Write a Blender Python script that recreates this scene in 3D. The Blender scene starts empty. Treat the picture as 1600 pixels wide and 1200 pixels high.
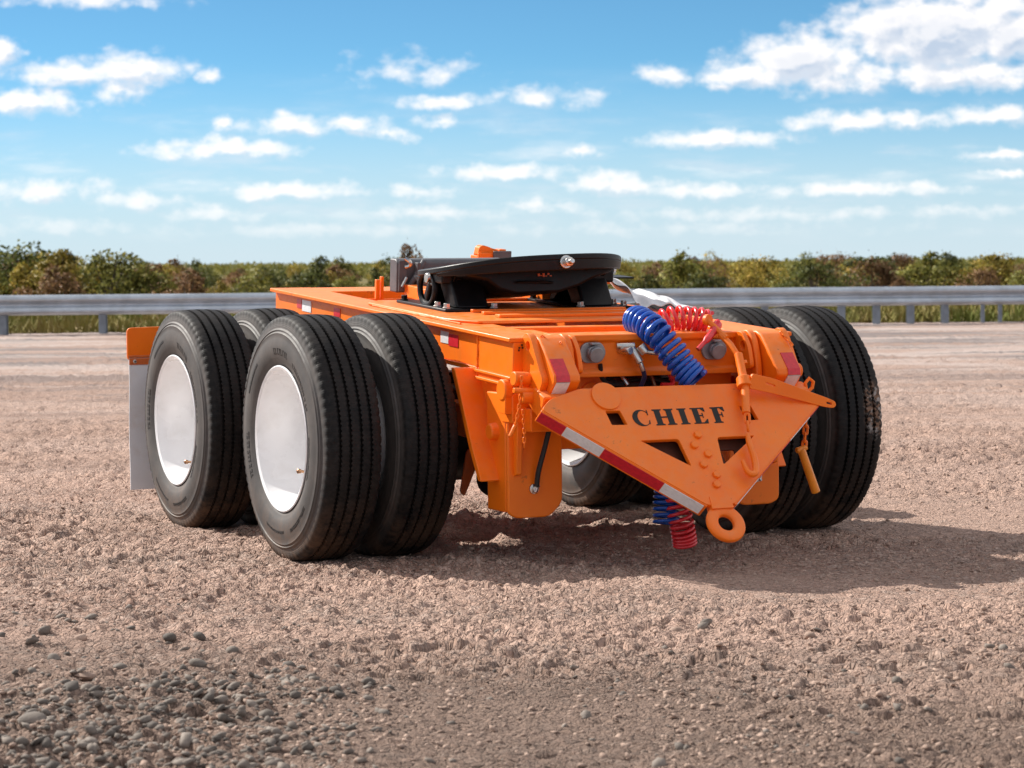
import bpy, bmesh, math, random
import numpy as np
from mathutils import Vector, Matrix

SC = bpy.context.scene
COL = SC.collection
rng = random.Random(7)
nrg = np.random.default_rng(11)

# ------------------------------------------------------------------ camera
F_PX, PSI, CAM_H, X0, Z0, PITCH, ROLL = 3805.3789, 0.45180, 1.25870, 0.24030, 10.8617, 0.05050, -0.00760
CP, SP = math.cos(PSI), math.sin(PSI)
CAM = Vector((-(CP * X0 + SP * Z0), -(-SP * X0 + CP * Z0), CAM_H))


def g(xc, zc, z=0.0):
    """a ground point given as metres to the right of and away from the viewpoint"""
    return Vector(((xc - X0) * CP + (zc - Z0) * SP, -(xc - X0) * SP + (zc - Z0) * CP, z))


right = Vector((CP, -SP, 0))
fwd = Vector((SP * math.cos(PITCH), CP * math.cos(PITCH), -math.sin(PITCH)))
up = right.cross(fwd)
cr, sr = math.cos(ROLL), math.sin(ROLL)
cam_data = bpy.data.cameras.new('camera')
cam = bpy.data.objects.new('camera', cam_data)
COL.objects.link(cam)
R = Matrix((right * cr + up * sr, up * cr - right * sr, fwd * -1)).transposed()
cam.matrix_world = Matrix.Translation(CAM) @ R.to_4x4()
cam_data.sensor_width = 36
cam_data.lens = 36 * F_PX / 1600
cam_data.clip_start = 0.1
cam_data.clip_end = 5000
cam_data.dof.use_dof = True
cam_data.dof.focus_distance = 10.6
cam_data.dof.aperture_fstop = 7
SC.camera = cam

# ------------------------------------------------------------------ light
SUN = Vector((-0.585, 0.975, 0.88)).normalized()          # towards the sun
sun_el = math.asin(SUN.z)
sd = bpy.data.lights.new('sun', 'SUN')
sd.energy = 5.0
sd.angle = math.radians(0.5)
sd.color = (1.0, 0.95, 0.87)
so = bpy.data.objects.new('sun', sd)
COL.objects.link(so)
so.rotation_euler = SUN.to_track_quat('Z', 'Y').to_euler()
so.location = (0, 0, 20)

SC.view_settings.view_transform = 'Standard'
SC.view_settings.look = 'None'
SC.view_settings.gamma = 1
SC.view_settings.exposure = 0.38
SC.view_settings.use_curve_mapping = False

world = bpy.data.worlds.new('World')
SC.world = world
world.use_nodes = True
WN = world.node_tree
WN.nodes.clear()


class NT:
    """short-hand for building node graphs"""

    def __init__(self, tree):
        self.t = tree

    def n(self, kind, **kw):
        nd = self.t.nodes.new(kind)
        for k, v in kw.items():
            setattr(nd, k, v)
        return nd

    def put(self, sock, v):
        if hasattr(v, 'is_output') or isinstance(v, bpy.types.NodeSocket):
            self.t.links.new(v, sock)
        else:
            sock.default_value = v

    def m(self, op, a, b=0.0, c=0.0, clamp=False):
        nd = self.n('ShaderNodeMath', operation=op, use_clamp=clamp)
        for i, v in enumerate((a, b, c)):
            self.put(nd.inputs[i], v)
        return nd.outputs[0]

    def v(self, op, a, b=(0, 0, 0), c=(0, 0, 0), out=0):
        nd = self.n('ShaderNodeVectorMath', operation=op)
        for i, x in enumerate((a, b, c)):
            self.put(nd.inputs[i], x)
        return nd.outputs['Value'] if op in ('LENGTH', 'DOT_PRODUCT') else nd.outputs[0]

    def noise(self, vec, scale, detail=4, rough=0.55, out='Fac', dist=0.0):
        nd = self.n('ShaderNodeTexNoise')
        self.put(nd.inputs['Vector'], vec)
        nd.inputs['Scale'].default_value = scale
        nd.inputs['Detail'].default_value = detail
        nd.inputs['Roughness'].default_value = rough
        nd.inputs['Distortion'].default_value = dist
        return nd.outputs[out]

    def sm(self, x, lo, hi, a=0.0, b=1.0):
        nd = self.n('ShaderNodeMapRange', interpolation_type='SMOOTHSTEP')
        for i, q in enumerate((x, lo, hi, a, b)):
            self.put(nd.inputs[i], q)
        return nd.outputs[0]

    def mix(self, f, a, b, mode='MIX'):
        nd = self.n('ShaderNodeMix', data_type='RGBA', blend_type=mode)
        self.put(nd.inputs[0], f)
        self.put(nd.inputs[6], a if not isinstance(a, tuple) else (*a[:3], 1))
        self.put(nd.inputs[7], b if not isinstance(b, tuple) else (*b[:3], 1))
        return nd.outputs[2]


def build_sky():
    # px / py below are tenths-of-degree-like units of the sky: 100 units = 1.5 degrees
    blobs = [  # cx, cy (above horizon), rx, ry, weight
        (1455, 350, 175, 82, 1.4), (1575, 350, 100, 76, 1.25), (1255, 306, 130, 54, 1.25), (1165, 290, 80, 28, .95),
        (1480, 288, 230, 34, .9), (1310, 275, 110, 24, .85), (1045, 287, 50, 20, .8), (1130, 268, 30, 8, .5),
        (205, 300, 105, 32, .95), (105, 297, 95, 24, .9), (195, 270, 55, 22, .85), (55, 252, 95, 26, .95), (12, 330, 36, 26, .9), (335, 290, 22, 12, .7),
        (350, 178, 125, 20, .9), (450, 212, 95, 20, .75), (545, 216, 80, 14, .6), (355, 220, 20, 10, .7), (700, 249, 78, 15, .8), (690, 215, 55, 13, .6), (612, 198, 48, 13, .65),
        (650, 292, 95, 26, .42), (850, 254, 105, 20, .5), (1125, 188, 135, 17, .85), (905, 172, 58, 12, .65), (1325, 212, 115, 20, .85), (1425, 214, 90, 18, .85), (1555, 222, 85, 22, .9),
        (75, 115, 115, 22, .75), (225, 98, 85, 18, .65), (450, 110, 130, 17, .75), (800, 136, 105, 17, .7), (965, 120, 95, 20, .75), (655, 109, 62, 13, .65),
        (1100, 106, 150, 14, .7), (1340, 108, 175, 14, .7), (1565, 160, 75, 11, .8), (1575, 128, 55, 9, .7),
        (90, 58, 130, 16, .55), (350, 78, 100, 18, .5), (650, 76, 210, 15, .5), (850, 85, 80, 12, .5), (1200, 70, 320, 14, .5), (1500, 74, 160, 12, .5), (480, 50, 300, 14, .4), (1000, 48, 400, 13, .42),
        (140, 410, 140, 14, .6),
    ]
    grp = bpy.data.node_groups.new('cloud_density', 'ShaderNodeTree')
    grp.interface.new_socket('P', in_out='INPUT', socket_type='NodeSocketVector')
    grp.interface.new_socket('D', in_out='OUTPUT', socket_type='NodeSocketFloat')
    G = NT(grp)
    gi = G.n('NodeGroupInput')
    go = G.n('NodeGroupOutput')
    P = gi.outputs[0]
    wob = G.noise(P, 0.030, 4, 0.6, out='Color')
    P2 = G.v('ADD', P, G.v('MULTIPLY', G.v('SUBTRACT', wob, (.5, .5, .5)), (46, 26, 0)))
    acc = None
    for cx, cy, rx, ry, w in blobs:
        q = G.v('MULTIPLY_ADD', P2, (1 / rx, 1 / ry, 0), (-cx / rx, -cy / ry, 0))
        e = G.m('MULTIPLY_ADD', G.v('LENGTH', q), -w, w)
        acc = e if acc is None else G.m('MAXIMUM', acc, e)
    nz = G.noise(G.v('MULTIPLY', P, (1, 1.5, 1)), 0.021, 7, 0.54)
    d = G.m('ADD', acc, G.m('MULTIPLY_ADD', nz, 1.75, -0.95))
    grp.links.new(d, go.inputs[0])

    W = NT(WN)
    tc = W.n('ShaderNodeTexCoord')
    D = tc.outputs['Generated']
    du = W.v('DOT_PRODUCT', D, (CP, -SP, 0))
    df = W.m('MAXIMUM', W.v('DOT_PRODUCT', D, (SP, CP, 0)), 0.05)
    dz = W.v('DOT_PRODUCT', D, (0, 0, 1))
    comb = W.n('ShaderNodeCombineXYZ')
    W.put(comb.inputs[0], W.m('MULTIPLY_ADD', W.m('DIVIDE', du, df), F_PX, 800.0))
    W.put(comb.inputs[1], W.m('MULTIPLY', W.m('DIVIDE', dz, df), F_PX))
    P = comb.outputs[0]

    def dens(vec):
        nd = W.n('ShaderNodeGroup')
        nd.node_tree = grp
        W.put(nd.inputs[0], vec)
        return nd.outputs[0]
    d0 = dens(P)
    d1 = dens(W.v('ADD', P, (-12, 18, 0)))
    a0 = W.sm(d0, -0.20, 0.66)
    # cumulus goes on beyond the frame, its cover made denser to add fill light
    cz = W.m('ADD', W.m('MAXIMUM', dz, 0.0), 0.12)
    c2 = W.n('ShaderNodeCombineXYZ')
    W.put(c2.inputs[0], W.m('DIVIDE', W.v('DOT_PRODUCT', D, (1, 0, 0)), cz))
    W.put(c2.inputs[1], W.m('DIVIDE', W.v('DOT_PRODUCT', D, (0, 1, 0)), cz))
    n2 = W.noise(c2.outputs[0], 1.1, 7, 0.6)
    off = W.m('MAXIMUM', W.sm(W.m('ABSOLUTE', du), 0.24, 0.32), W.m('MAXIMUM', W.sm(dz, 0.13, 0.2), W.sm(df, 0.8, 0.5)))
    a2 = W.m('MULTIPLY', W.sm(n2, 0.41, 0.56), off)
    inview = W.m('SUBTRACT', 1.0, off)
    a = W.m('MAXIMUM', W.m('MULTIPLY', a0, inview), a2)
    veil = W.noise(W.v('MULTIPLY', P, (0.35, 1.6, 1)), 0.012, 6, 0.6)
    a = W.m('MAXIMUM', a, W.m('MULTIPLY', W.m('MULTIPLY', W.sm(veil, 0.46, 0.74), 0.55), W.sm(dz, 0.085, 0.03)))
    a = W.m('MULTIPLY', a, W.sm(dz, -0.005, 0.03))
    sky = W.n('ShaderNodeTexSky', sky_type='NISHITA', sun_disc=False)
    sky.sun_elevation = sun_el
    sky.sun_rotation = math.atan2(SUN.x, SUN.y)
    sky.altitude = 100
    sky.air_density = 0.5
    sky.dust_density = 0.0
    sky.ozone_density = 4.0
    skyc = W.v('MULTIPLY', sky.outputs[0], (SKY_K * SKY_T[0], SKY_K * SKY_T[1], SKY_K * SKY_T[2]))
    shade = W.sm(W.m('SUBTRACT', d0, d1), -0.36, 0.34)
    thick = W.sm(d0, 0.15, 1.25)
    lit = W.m('ADD', W.m('MULTIPLY', shade, 0.85), W.m('MULTIPLY_ADD', thick, -0.70, 0.50), clamp=True)
    ccol = W.mix(lit, (0.45, 0.52, 0.63), (0.90, 0.86, 0.84))
    far = W.sm(dz, 0.005, 0.05)
    alpha = W.m('MULTIPLY', a, W.m('MULTIPLY_ADD', far, 0.25, 0.67))
    hz = W.m('MULTIPLY', W.sm(dz, 0.085, -0.005), 0.92)      # pale air low over the horizon
    skyh = W.mix(hz, skyc, (0.51, 0.60, 0.66))
    col = W.mix(alpha, skyh, ccol)
    bg = W.n('ShaderNodeBackground')
    W.put(bg.inputs['Color'], col)
    bg.inputs['Strength'].default_value = 1.0
    world.cycles.sampling_method = 'MANUAL'
    world.cycles.sample_map_resolution = 512
    out = W.n('ShaderNodeOutputWorld')
    WN.links.new(bg.outputs[0], out.inputs[0])


SKY_K = 0.0800
SKY_T = (0.76, 1.14, 1.10)
build_sky()

# ------------------------------------------------------------------ helpers
def mat(name, color, rough=0.5, metal=0.0, coat=0.0, var=0.0, vscale=8.0, bump=0.0, bscale=60.0, dirt=None, spec=0.5):
    m = bpy.data.materials.new(name)
    m.use_nodes = True
    t = NT(m.node_tree)
    b = m.node_tree.nodes['Principled BSDF']
    b.inputs['Roughness'].default_value = rough
    b.inputs['Metallic'].default_value = metal
    b.inputs['Coat Weight'].default_value = coat
    b.inputs['Coat Roughness'].default_value = 0.15
    b.inputs['Specular IOR Level'].default_value = spec
    tc = t.n('ShaderNodeTexCoord').outputs['Object']
    c = (*color, 1)
    if var:
        nz = t.noise(tc, vscale, 5, 0.6)
        lo = tuple(x * (1 - var) for x in color)
        hi = tuple(min(1, x * (1 + var)) for x in color)
        c = t.mix(t.sm(nz, 0.3, 0.7), lo, hi)
        t.put(b.inputs['Roughness'], t.m('MULTIPLY_ADD', nz, 0.24, rough - 0.12))
    if dirt:
        dcol, amount, dscale = dirt
        nz = t.noise(tc, dscale, 8, 0.68)
        c = t.mix(t.m('MULTIPLY', t.sm(nz, 0.48, 0.72), amount), c, dcol)
    t.put(b.inputs['Base Color'], c)
    if bump:
        bn = t.n('ShaderNodeBump')
        bn.inputs['Strength'].default_value = bump
        bn.inputs['Distance'].default_value = 0.004
        t.put(bn.inputs['Height'], t.noise(tc, bscale, 4, 0.6))
        t.put(b.inputs['Normal'], bn.outputs[0])
    return m


def paint_mat():
    m = bpy.data.materials.new('orange_paint')
    m.use_nodes = True
    t = NT(m.node_tree)
    b = m.node_tree.nodes['Principled BSDF']
    tc = t.n('ShaderNodeTexCoord').outputs['Object']
    n1 = t.noise(tc, 4.0, 6, .65)
    n2 = t.noise(tc, 22.0, 6, .7)
    n3 = t.noise(tc, 90.0, 3, .6)
    run = t.noise(t.v('MULTIPLY', tc, (14, 14, 1.6)), 1.0, 5, .6)          # streaks left by rain
    c = t.mix(t.sm(n1, .3, .7), (0.96, 0.175, 0.004), (0.99, 0.208, 0.005))
    c = t.mix(t.m('MULTIPLY', t.sm(run, .56, .74), .22), c, (0.58, 0.15, 0.03))
    up = t.n('ShaderNodeSeparateXYZ')
    t.put(up.inputs[0], t.n('ShaderNodeNewGeometry').outputs['Normal'])
    dust = t.m('MULTIPLY', t.sm(up.outputs[2], .25, .95), t.sm(n2, .32, .68))
    c = t.mix(t.m('MULTIPLY', dust, .26), c, (0.62, 0.42, 0.28))
    c = t.mix(t.m('MULTIPLY', t.sm(t.m('ADD', n2, t.m('MULTIPLY', n1, .4)), .84, .93), .55), c, (0.30, 0.085, 0.02))
    c = t.mix(t.m('MULTIPLY', t.sm(n3, .70, .76), .6), c, (0.16, 0.06, 0.03))
    t.put(b.inputs['Base Color'], c)
    t.put(b.inputs['Roughness'], t.m('MULTIPLY_ADD', n2, .30, t.m('MULTIPLY_ADD', dust, .2, .27)))
    b.inputs['Coat Weight'].default_value = .06
    b.inputs['Specular IOR Level'].default_value = .38
    b.inputs['Coat Roughness'].default_value = .2
    bn = t.n('ShaderNodeBump')
    bn.inputs['Strength'].default_value = .22
    bn.inputs['Distance'].default_value = .004
    t.put(bn.inputs['Height'], t.m('ADD', t.m('MULTIPLY', t.noise(tc, 110, 3, .6), .25), n1))
    t.put(b.inputs['Normal'], bn.outputs[0])
    return m


ORANGE = paint_mat()
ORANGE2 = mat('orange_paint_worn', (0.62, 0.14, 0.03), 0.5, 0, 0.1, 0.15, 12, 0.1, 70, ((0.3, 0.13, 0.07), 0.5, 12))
SHADE_BROWN = mat('dark_brown_shade', (0.10, 0.026, 0.010), 0.7, 0, 0, 0.3, 12)  # shade inside the drawbar put into the colour of its back plate
BLACK = mat('black_satin_paint', (0.005, 0.005, 0.006), 0.42, 0, 0.0, 0.3, 10, 0.15, 80, ((0.04, 0.036, 0.032), 0.12, 14), spec=0.28)
BLACKM = mat('black_rubber_hose', (0.008, 0.008, 0.009), 0.5)
INK = mat('black_lettering_ink', (0.006, 0.005, 0.005), 0.6)
WHITE = mat('white_wheel_enamel', (0.93, 0.93, 0.94), 0.28, 0, 0.35, 0.025, 3, 0.0, 50, ((0.6, 0.56, 0.52), 0.18, 10))
GREY = mat('grey_plastic', (0.10, 0.10, 0.11), 0.5, 0, 0, 0.2, 10)
SOCKET = mat('grey_cast_metal', (0.30, 0.31, 0.33), 0.42, 0.4, 0, 0.2, 18, 0.1)
ZINC = mat('zinc_plated_steel', (0.62, 0.60, 0.57), 0.28, 1.0, 0, 0.1, 30)
STEEL = mat('galvanised_steel', (0.46, 0.51, 0.57), 0.36, 0.6, 0, 0.14, 3, 0.08, 20, ((0.35, 0.36, 0.37), 0.4, 2))
POST = mat('galvanised_post', (0.22, 0.25, 0.29), 0.55, 0.4, 0, 0.15, 6)
BRASS = mat('copper_brass_fitting', (0.30, 0.17, 0.10), 0.35, 1.0)
BLUE = mat('blue_nylon_tube', (0.002, 0.085, 0.46), 0.25, 0, 0.4, 0.08, 20)
RED = mat('red_nylon_tube', (0.78, 0.03, 0.04), 0.28, 0, 0.4, 0.08, 20)
TAPER = mat('red_reflective_tape', (0.64, 0.014, 0.03), 0.35, 0, 0.2, 0.12, 60, 0.1, 200)
TAPEW = mat('white_reflective_tape', (0.84, 0.85, 0.87), 0.35, 0, 0.2, 0.06, 60, 0.1, 200, ((0.5, 0.5, 0.5), 0.3, 40))
FLAP = mat('grey_mudflap_plastic', (0.74, 0.76, 0.80), 0.45, 0, 0, 0.05, 3, 0.05, 20, ((0.5, 0.42, 0.36), 0.35, 6))
PLASTIC = mat('white_plastic_sheet', (0.78, 0.77, 0.78), 0.35, 0, 0, 0.05, 20, 0.2, 30)


def tyre_mat():
    m = bpy.data.materials.new('dusty_tyre_rubber')
    m.use_nodes = True
    t = NT(m.node_tree)
    b = m.node_tree.nodes['Principled BSDF']
    tc = t.n('ShaderNodeTexCoord').outputs['Object']
    sep = t.n('ShaderNodeSeparateXYZ')
    t.put(sep.inputs[0], tc)
    rad = t.v('LENGTH', t.v('MULTIPLY', tc, (0, 1, 1)))
    side = t.sm(rad, 0.508, 0.480)                     # dusty, weathered sidewall against fresher tread
    fine = t.noise(tc, 40, 5, 0.65)
    dust = t.noise(tc, 6, 6, 0.65)
    c = t.mix(t.sm(fine, 0.3, 0.75), (0.0045, 0.0045, 0.005), (0.015, 0.0148, 0.0155))
    c = t.mix(t.m('MULTIPLY', side, 0.85), c, t.mix(t.sm(dust, 0.35, 0.7), (0.066, 0.060, 0.057), (0.110, 0.097, 0.090)))
    # caked earth that wheels pick up, in patches
    geo = t.n('ShaderNodeNewGeometry').outputs['Position']
    sp2 = t.n('ShaderNodeSeparateXYZ')
    t.put(sp2.inputs[0], geo)
    low = t.sm(sp2.outputs[2], 0.34, 0.0)
    patch = t.m('MULTIPLY', t.sm(t.m('ADD', dust, t.m('MULTIPLY', fine, 0.35)), 0.53, 0.80), t.m('MULTIPLY_ADD', low, 0.62, 0.05))
    c = t.mix(patch, c, (0.15, 0.085, 0.05))
    spot = t.v('LENGTH', t.v('MULTIPLY', t.v('SUBTRACT', geo, (1.30, -.47, .575)), (1.5, .4, .75)))
    worn = t.m('MULTIPLY', t.sm(t.m('ADD', spot, t.m('MULTIPLY', fine, .10)), .165, .11), t.sm(t.noise(tc, 55, 3, .6), .42, .55))
    c = t.mix(t.m('MULTIPLY', worn, .85), c, t.mix(t.sm(t.noise(tc, 30, 2, .5), .5, .6), (0.22, 0.13, 0.085), (0.38, 0.35, 0.33)))
    t.put(b.inputs['Base Color'], c)
    t.put(b.inputs['Roughness'], t.m('MULTIPLY_ADD', fine, 0.25, 0.50))
    t.put(b.inputs['Specular IOR Level'], t.m('MULTIPLY_ADD', side, 0.25, 0.22))
    bn = t.n('ShaderNodeBump')
    bn.inputs['Strength'].default_value = 0.35
    bn.inputs['Distance'].default_value = 0.003
    # ring grooves moulded in the sidewall and sipes across the ribs
    ang = t.m('ARCTAN2', sep.outputs[1], sep.outputs[2])
    sip = t.m('POWER', t.m('ABSOLUTE', t.m('SINE', t.m('MULTIPLY', ang, 160.0))), 6.0)
    ring = t.m('SINE', t.m('MULTIPLY', rad, 900.0))
    h = t.m('ADD', t.m('MULTIPLY', sip, t.m('MULTIPLY', t.m('SUBTRACT', 1.0, side), -0.35)),
            t.m('ADD', t.m('MULTIPLY', fine, 0.5), t.m('MULTIPLY', t.m('MULTIPLY', ring, side), t.m('MULTIPLY', t.sm(rad, 0.445, 0.46), 0.25))))
    t.put(bn.inputs['Height'], h)
    t.put(b.inputs['Normal'], bn.outputs[0])
    return m


TYRE = tyre_mat()
INKR = mat('worn_black_rubber', (0.022, 0.020, 0.019), 0.5)


class MB:
    """collects vertices and faces, then links them as one object"""

    def __init__(self, fn=None):
        self.v, self.f, self.fn = [], [], fn

    def add(self, vs, fs, fn=None):
        k = len(self.v)
        fn = fn or self.fn
        self.v += [tuple(fn(*p)) if fn else tuple(p) for p in vs]
        self.f += [tuple(i + k for i in q) for q in fs]
        return self

    def box(self, x0, x1, y0, y1, z0, z1):
        vs = [(x, y, z) for z in (z0, z1) for y in (y0, y1) for x in (x0, x1)]
        return self.add(vs, [(0, 2, 3, 1), (4, 5, 7, 6), (0, 1, 5, 4), (2, 6, 7, 3), (0, 4, 6, 2), (1, 3, 7, 5)])

    def prism(self, pts, axis, a0, a1):
        """2-D outline extruded along an axis; for x the outline is (y,z), for y (x,z), for z (x,y)"""
        n = len(pts)
        mk = {'x': lambda p, a: (a, p[0], p[1]), 'y': lambda p, a: (p[0], a, p[1]), 'z': lambda p, a: (p[0], p[1], a)}[axis]
        vs = [mk(p, a0) for p in pts] + [mk(p, a1) for p in pts]
        fs = [tuple(range(n))[::-1], tuple(range(n, 2 * n))] + [(i, (i + 1) % n, n + (i + 1) % n, n + i) for i in range(n)]
        return self.add(vs, fs)

    def tube(self, path, r, n=10, closed=False, caps=True):
        P = [Vector(p) for p in path]
        rr = r if isinstance(r, (list, tuple)) else [r] * len(P)
        m = len(P)
        T = []
        for i in range(m):
            a = P[(i - 1) % m] if closed or i > 0 else P[i]
            b = P[(i + 1) % m] if closed or i < m - 1 else P[i]
            T.append((b - a).normalized())
        ref = Vector((0, 0, 1)) if abs(T[0].z) < 0.9 else Vector((1, 0, 0))
        nrm = (ref - T[0] * ref.dot(T[0])).normalized()
        vs = []
        for i in range(m):
            nrm = (nrm - T[i] * nrm.dot(T[i])).normalized()
            bi = T[i].cross(nrm)
            for k in range(n):
                a = 2 * math.pi * k / n
                vs.append(P[i] + (nrm * math.cos(a) + bi * math.sin(a)) * rr[i])
        fs = []
        for i in range(m if closed else m - 1):
            j = (i + 1) % m
            for k in range(n):
                l = (k + 1) % n
                fs.append((i * n + k, i * n + l, j * n + l, j * n + k))
        if not closed and caps:
            fs.append(tuple(range(n))[::-1])
            fs.append(tuple((m - 1) * n + k for k in range(n)))
        return self.add(vs, fs)

    def lathe(self, prof, c, axis, n=48, closed=False, caps=True):
        """profile (along, radius) turned about an axis direction through c"""
        A = Vector(axis).normalized()
        ref = Vector((0, 0, 1)) if abs(A.z) < 0.9 else Vector((1, 0, 0))
        u = (ref - A * ref.dot(A)).normalized()
        w = A.cross(u)
        c = Vector(c)
        vs, fs = [], []
        for a, r in prof:
            for k in range(n):
                t = 2 * math.pi * k / n
                vs.append(c + A * a + (u * math.cos(t) + w * math.sin(t)) * r)
        m = len(prof)
        for i in range(m if closed else m - 1):
            j = (i + 1) % m
            for k in range(n):
                l = (k + 1) % n
                fs.append((i * n + k, i * n + l, j * n + l, j * n + k))
        if not closed and caps:
            fs.append(tuple(range(n))[::-1])
            fs.append(tuple((m - 1) * n + k for k in range(n)))
        return self.add(vs, fs)

    def disc(self, c, axis, r, h, n=24, ch=0.003):
        return self.lathe([(0, r), (h - ch, r), (h, r - ch)], c, axis, n)

    def build(self, name, material, parent=None, bevel=0.0, smooth=35, seg=2, label=None):
        me = bpy.data.meshes.new(name)
        me.from_pydata(self.v, [], self.f)
        me.validate()
        bm = bmesh.new()
        bm.from_mesh(me)
        bmesh.ops.recalc_face_normals(bm, faces=bm.faces)
        bm.to_mesh(me)
        bm.free()
        return link(name, me, material, parent, bevel, smooth, seg, label)


def link(name, me, material, parent=None, bevel=0.0, smooth=35, seg=2, label=None):
    if material is not None:
        me.materials.append(material)
    if smooth:
        me.polygons.foreach_set('use_smooth', [True] * len(me.polygons))
        me.set_sharp_from_angle(angle=math.radians(smooth))
    o = bpy.data.objects.new(name, me)
    COL.objects.link(o)
    if parent is not None:
        o.parent = parent
    if bevel:
        b = o.modifiers.new('edge', 'BEVEL')
        b.width = bevel
        b.segments = seg
        b.limit_method = 'ANGLE'
        b.angle_limit = math.radians(30)
        b.harden_normals = False
    if label:
        o['label'] = label
    return o


def tag(o, label=None, cat=None, group=None, kind=None):
    for k, v in (('label', label), ('category', cat), ('group', group), ('kind', kind)):
        if v:
            o[k] = v
    return o


def empty(name, loc=(0, 0, 0)):
    o = bpy.data.objects.new(name, None)
    o.location = loc
    COL.objects.link(o)
    return o


def plate2d(outlines, thick, fn, name, material, parent, edge=0.002):
    """flat plate with holes: outlines in 2-D, fn maps (a, b, depth) to the place where it sits"""
    cu = bpy.data.curves.new(name, 'CURVE')
    cu.dimensions = '2D'
    cu.fill_mode = 'BOTH'
    cu.extrude = thick / 2 - edge
    cu.bevel_depth = edge
    cu.bevel_resolution = 1
    for pts in outlines:
        sp = cu.splines.new('POLY')
        sp.points.add(len(pts) - 1)
        for p, q in zip(sp.points, pts):
            p.co = (q[0], q[1], 0, 1)
        sp.use_cyclic_u = True
    ob = bpy.data.objects.new(name, cu)
    COL.objects.link(ob)
    dg = bpy.context.evaluated_depsgraph_get()
    me = bpy.data.meshes.new_from_object(ob.evaluated_get(dg))
    bpy.data.objects.remove(ob)
    bpy.data.curves.remove(cu)
    for v in me.vertices:
        v.co = fn(*v.co)
    bm = bmesh.new()
    bm.from_mesh(me)
    bmesh.ops.remove_doubles(bm, verts=bm.verts, dist=1e-5)
    bmesh.ops.recalc_face_normals(bm, faces=bm.faces)
    bm.to_mesh(me)
    bm.free()
    me.materials.clear()
    me.name = name
    return link(name, me, material, parent, 0, 0)


def circ(cx, cy, r, n=28, a0=0.0, a1=2 * math.pi):
    e = abs(a1 - a0 - 2 * math.pi) < 1e-6
    return [(cx + r * math.cos(a0 + (a1 - a0) * k / (n if e else n - 1)), cy + r * math.sin(a0 + (a1 - a0) * k / (n if e else n - 1))) for k in range(n)]


def rounded(pts, r, n=4):
    """round the corners of a 2-D outline"""
    out = []
    m = len(pts)
    for i in range(m):
        p0, p, p1 = (Vector(pts[(i - 1) % m]), Vector(pts[i]), Vector(pts[(i + 1) % m]))
        a, b = (p0 - p), (p1 - p)
        k = min(r, a.length * .45, b.length * .45)
        s, e = p + a.normalized() * k, p + b.normalized() * k
        for j in range(n + 1):
            t = j / n
            q = s * (1 - t) ** 2 + p * 2 * t * (1 - t) + e * t * t
            out.append((q.x, q.y))
    return out


def spline(pts, n):
    """Catmull-Rom through points"""
    P = [Vector(p) for p in pts]
    P = [P[0] * 2 - P[1]] + P + [P[-1] * 2 - P[-2]]
    out = []
    m = len(P) - 3
    for k in range(n + 1):
        t = k / n * m
        i = min(int(t), m - 1)
        u = t - i
        a, b, c, d = P[i:i + 4]
        out.append(0.5 * ((2 * b) + (c - a) * u + (2 * a - 5 * b + 4 * c - d) * u * u + (3 * b - a - 3 * c + d) * u ** 3))
    return out


def coil(pts, R_, turns, lead=0.0, per=22):
    n = int(turns * per)
    C = spline(pts, n)
    out = []
    nrm = None
    for i, p in enumerate(C):
        T = (C[min(i + 1, n)] - C[max(i - 1, 0)]).normalized()
        if nrm is None:
            ref = Vector((0, 0, 1)) if abs(T.z) < 0.9 else Vector((1, 0, 0))
            nrm = ref
        nrm = (nrm - T * nrm.dot(T)).normalized()
        bi = T.cross(nrm)
        a = 2 * math.pi * i / per
        rr = R_(i / n) if callable(R_) else R_
        out.append(p + (nrm * math.cos(a) + bi * math.sin(a)) * rr)
    return out


def chain_links(pts, link_len, wire, material, parent, name='chain_link', wid=None):
    """separate oval links along a path"""
    C = spline(pts, 200)
    L = [0.0]
    for i in range(200):
        L.append(L[-1] + (C[i + 1] - C[i]).length)
    pitch = link_len - 2 * wire * 1.6
    n = max(1, int(L[-1] / pitch))
    wid = wid or link_len * 0.55
    for k in range(n):
        s = (k + .5) * pitch
        i = next(j for j in range(201) if L[j] >= s or j == 200)
        T = (C[min(i + 1, 200)] - C[max(i - 1, 0)]).normalized()
        ref = Vector((0, 1, 0)) if abs(T.y) < .8 else Vector((1, 0, 0))
        u = (ref - T * ref.dot(T)).normalized()
        w = T.cross(u)
        a0 = math.radians(35 if k % 2 else -55)
        b = u * math.cos(a0) + w * math.sin(a0)
        h, q = link_len / 2 - wire, wid / 2 - wire
        path = []
        for j in range(16):
            t = 2 * math.pi * j / 16
            st = max(0, h - q)
            path.append(C[i] + T * (q * math.cos(t) + (st if math.cos(t) > 0 else -st)) + b * (q * math.sin(t)))
        MB().tube(path, wire, 6, closed=True).build(name, material, parent)


# ------------------------------------------------------------------ numpy noise
def vnoise(x, y, seed):
    xi, yi = np.floor(x).astype(np.int64), np.floor(y).astype(np.int64)
    fx, fy = x - xi, y - yi
    fx = fx * fx * (3 - 2 * fx)
    fy = fy * fy * (3 - 2 * fy)

    def h(a, b):
        k = (a * 374761393 + b * 668265263 + seed * 974634777) & 0xFFFFFFFF
        k = ((k ^ (k >> 13)) * 1274126177) & 0xFFFFFFFF
        return ((k ^ (k >> 16)) & 0xFFFF) / 65535.0
    return (h(xi, yi) * (1 - fx) + h(xi + 1, yi) * fx) * (1 - fy) + (h(xi, yi + 1) * (1 - fx) + h(xi + 1, yi + 1) * fx) * fy


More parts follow.
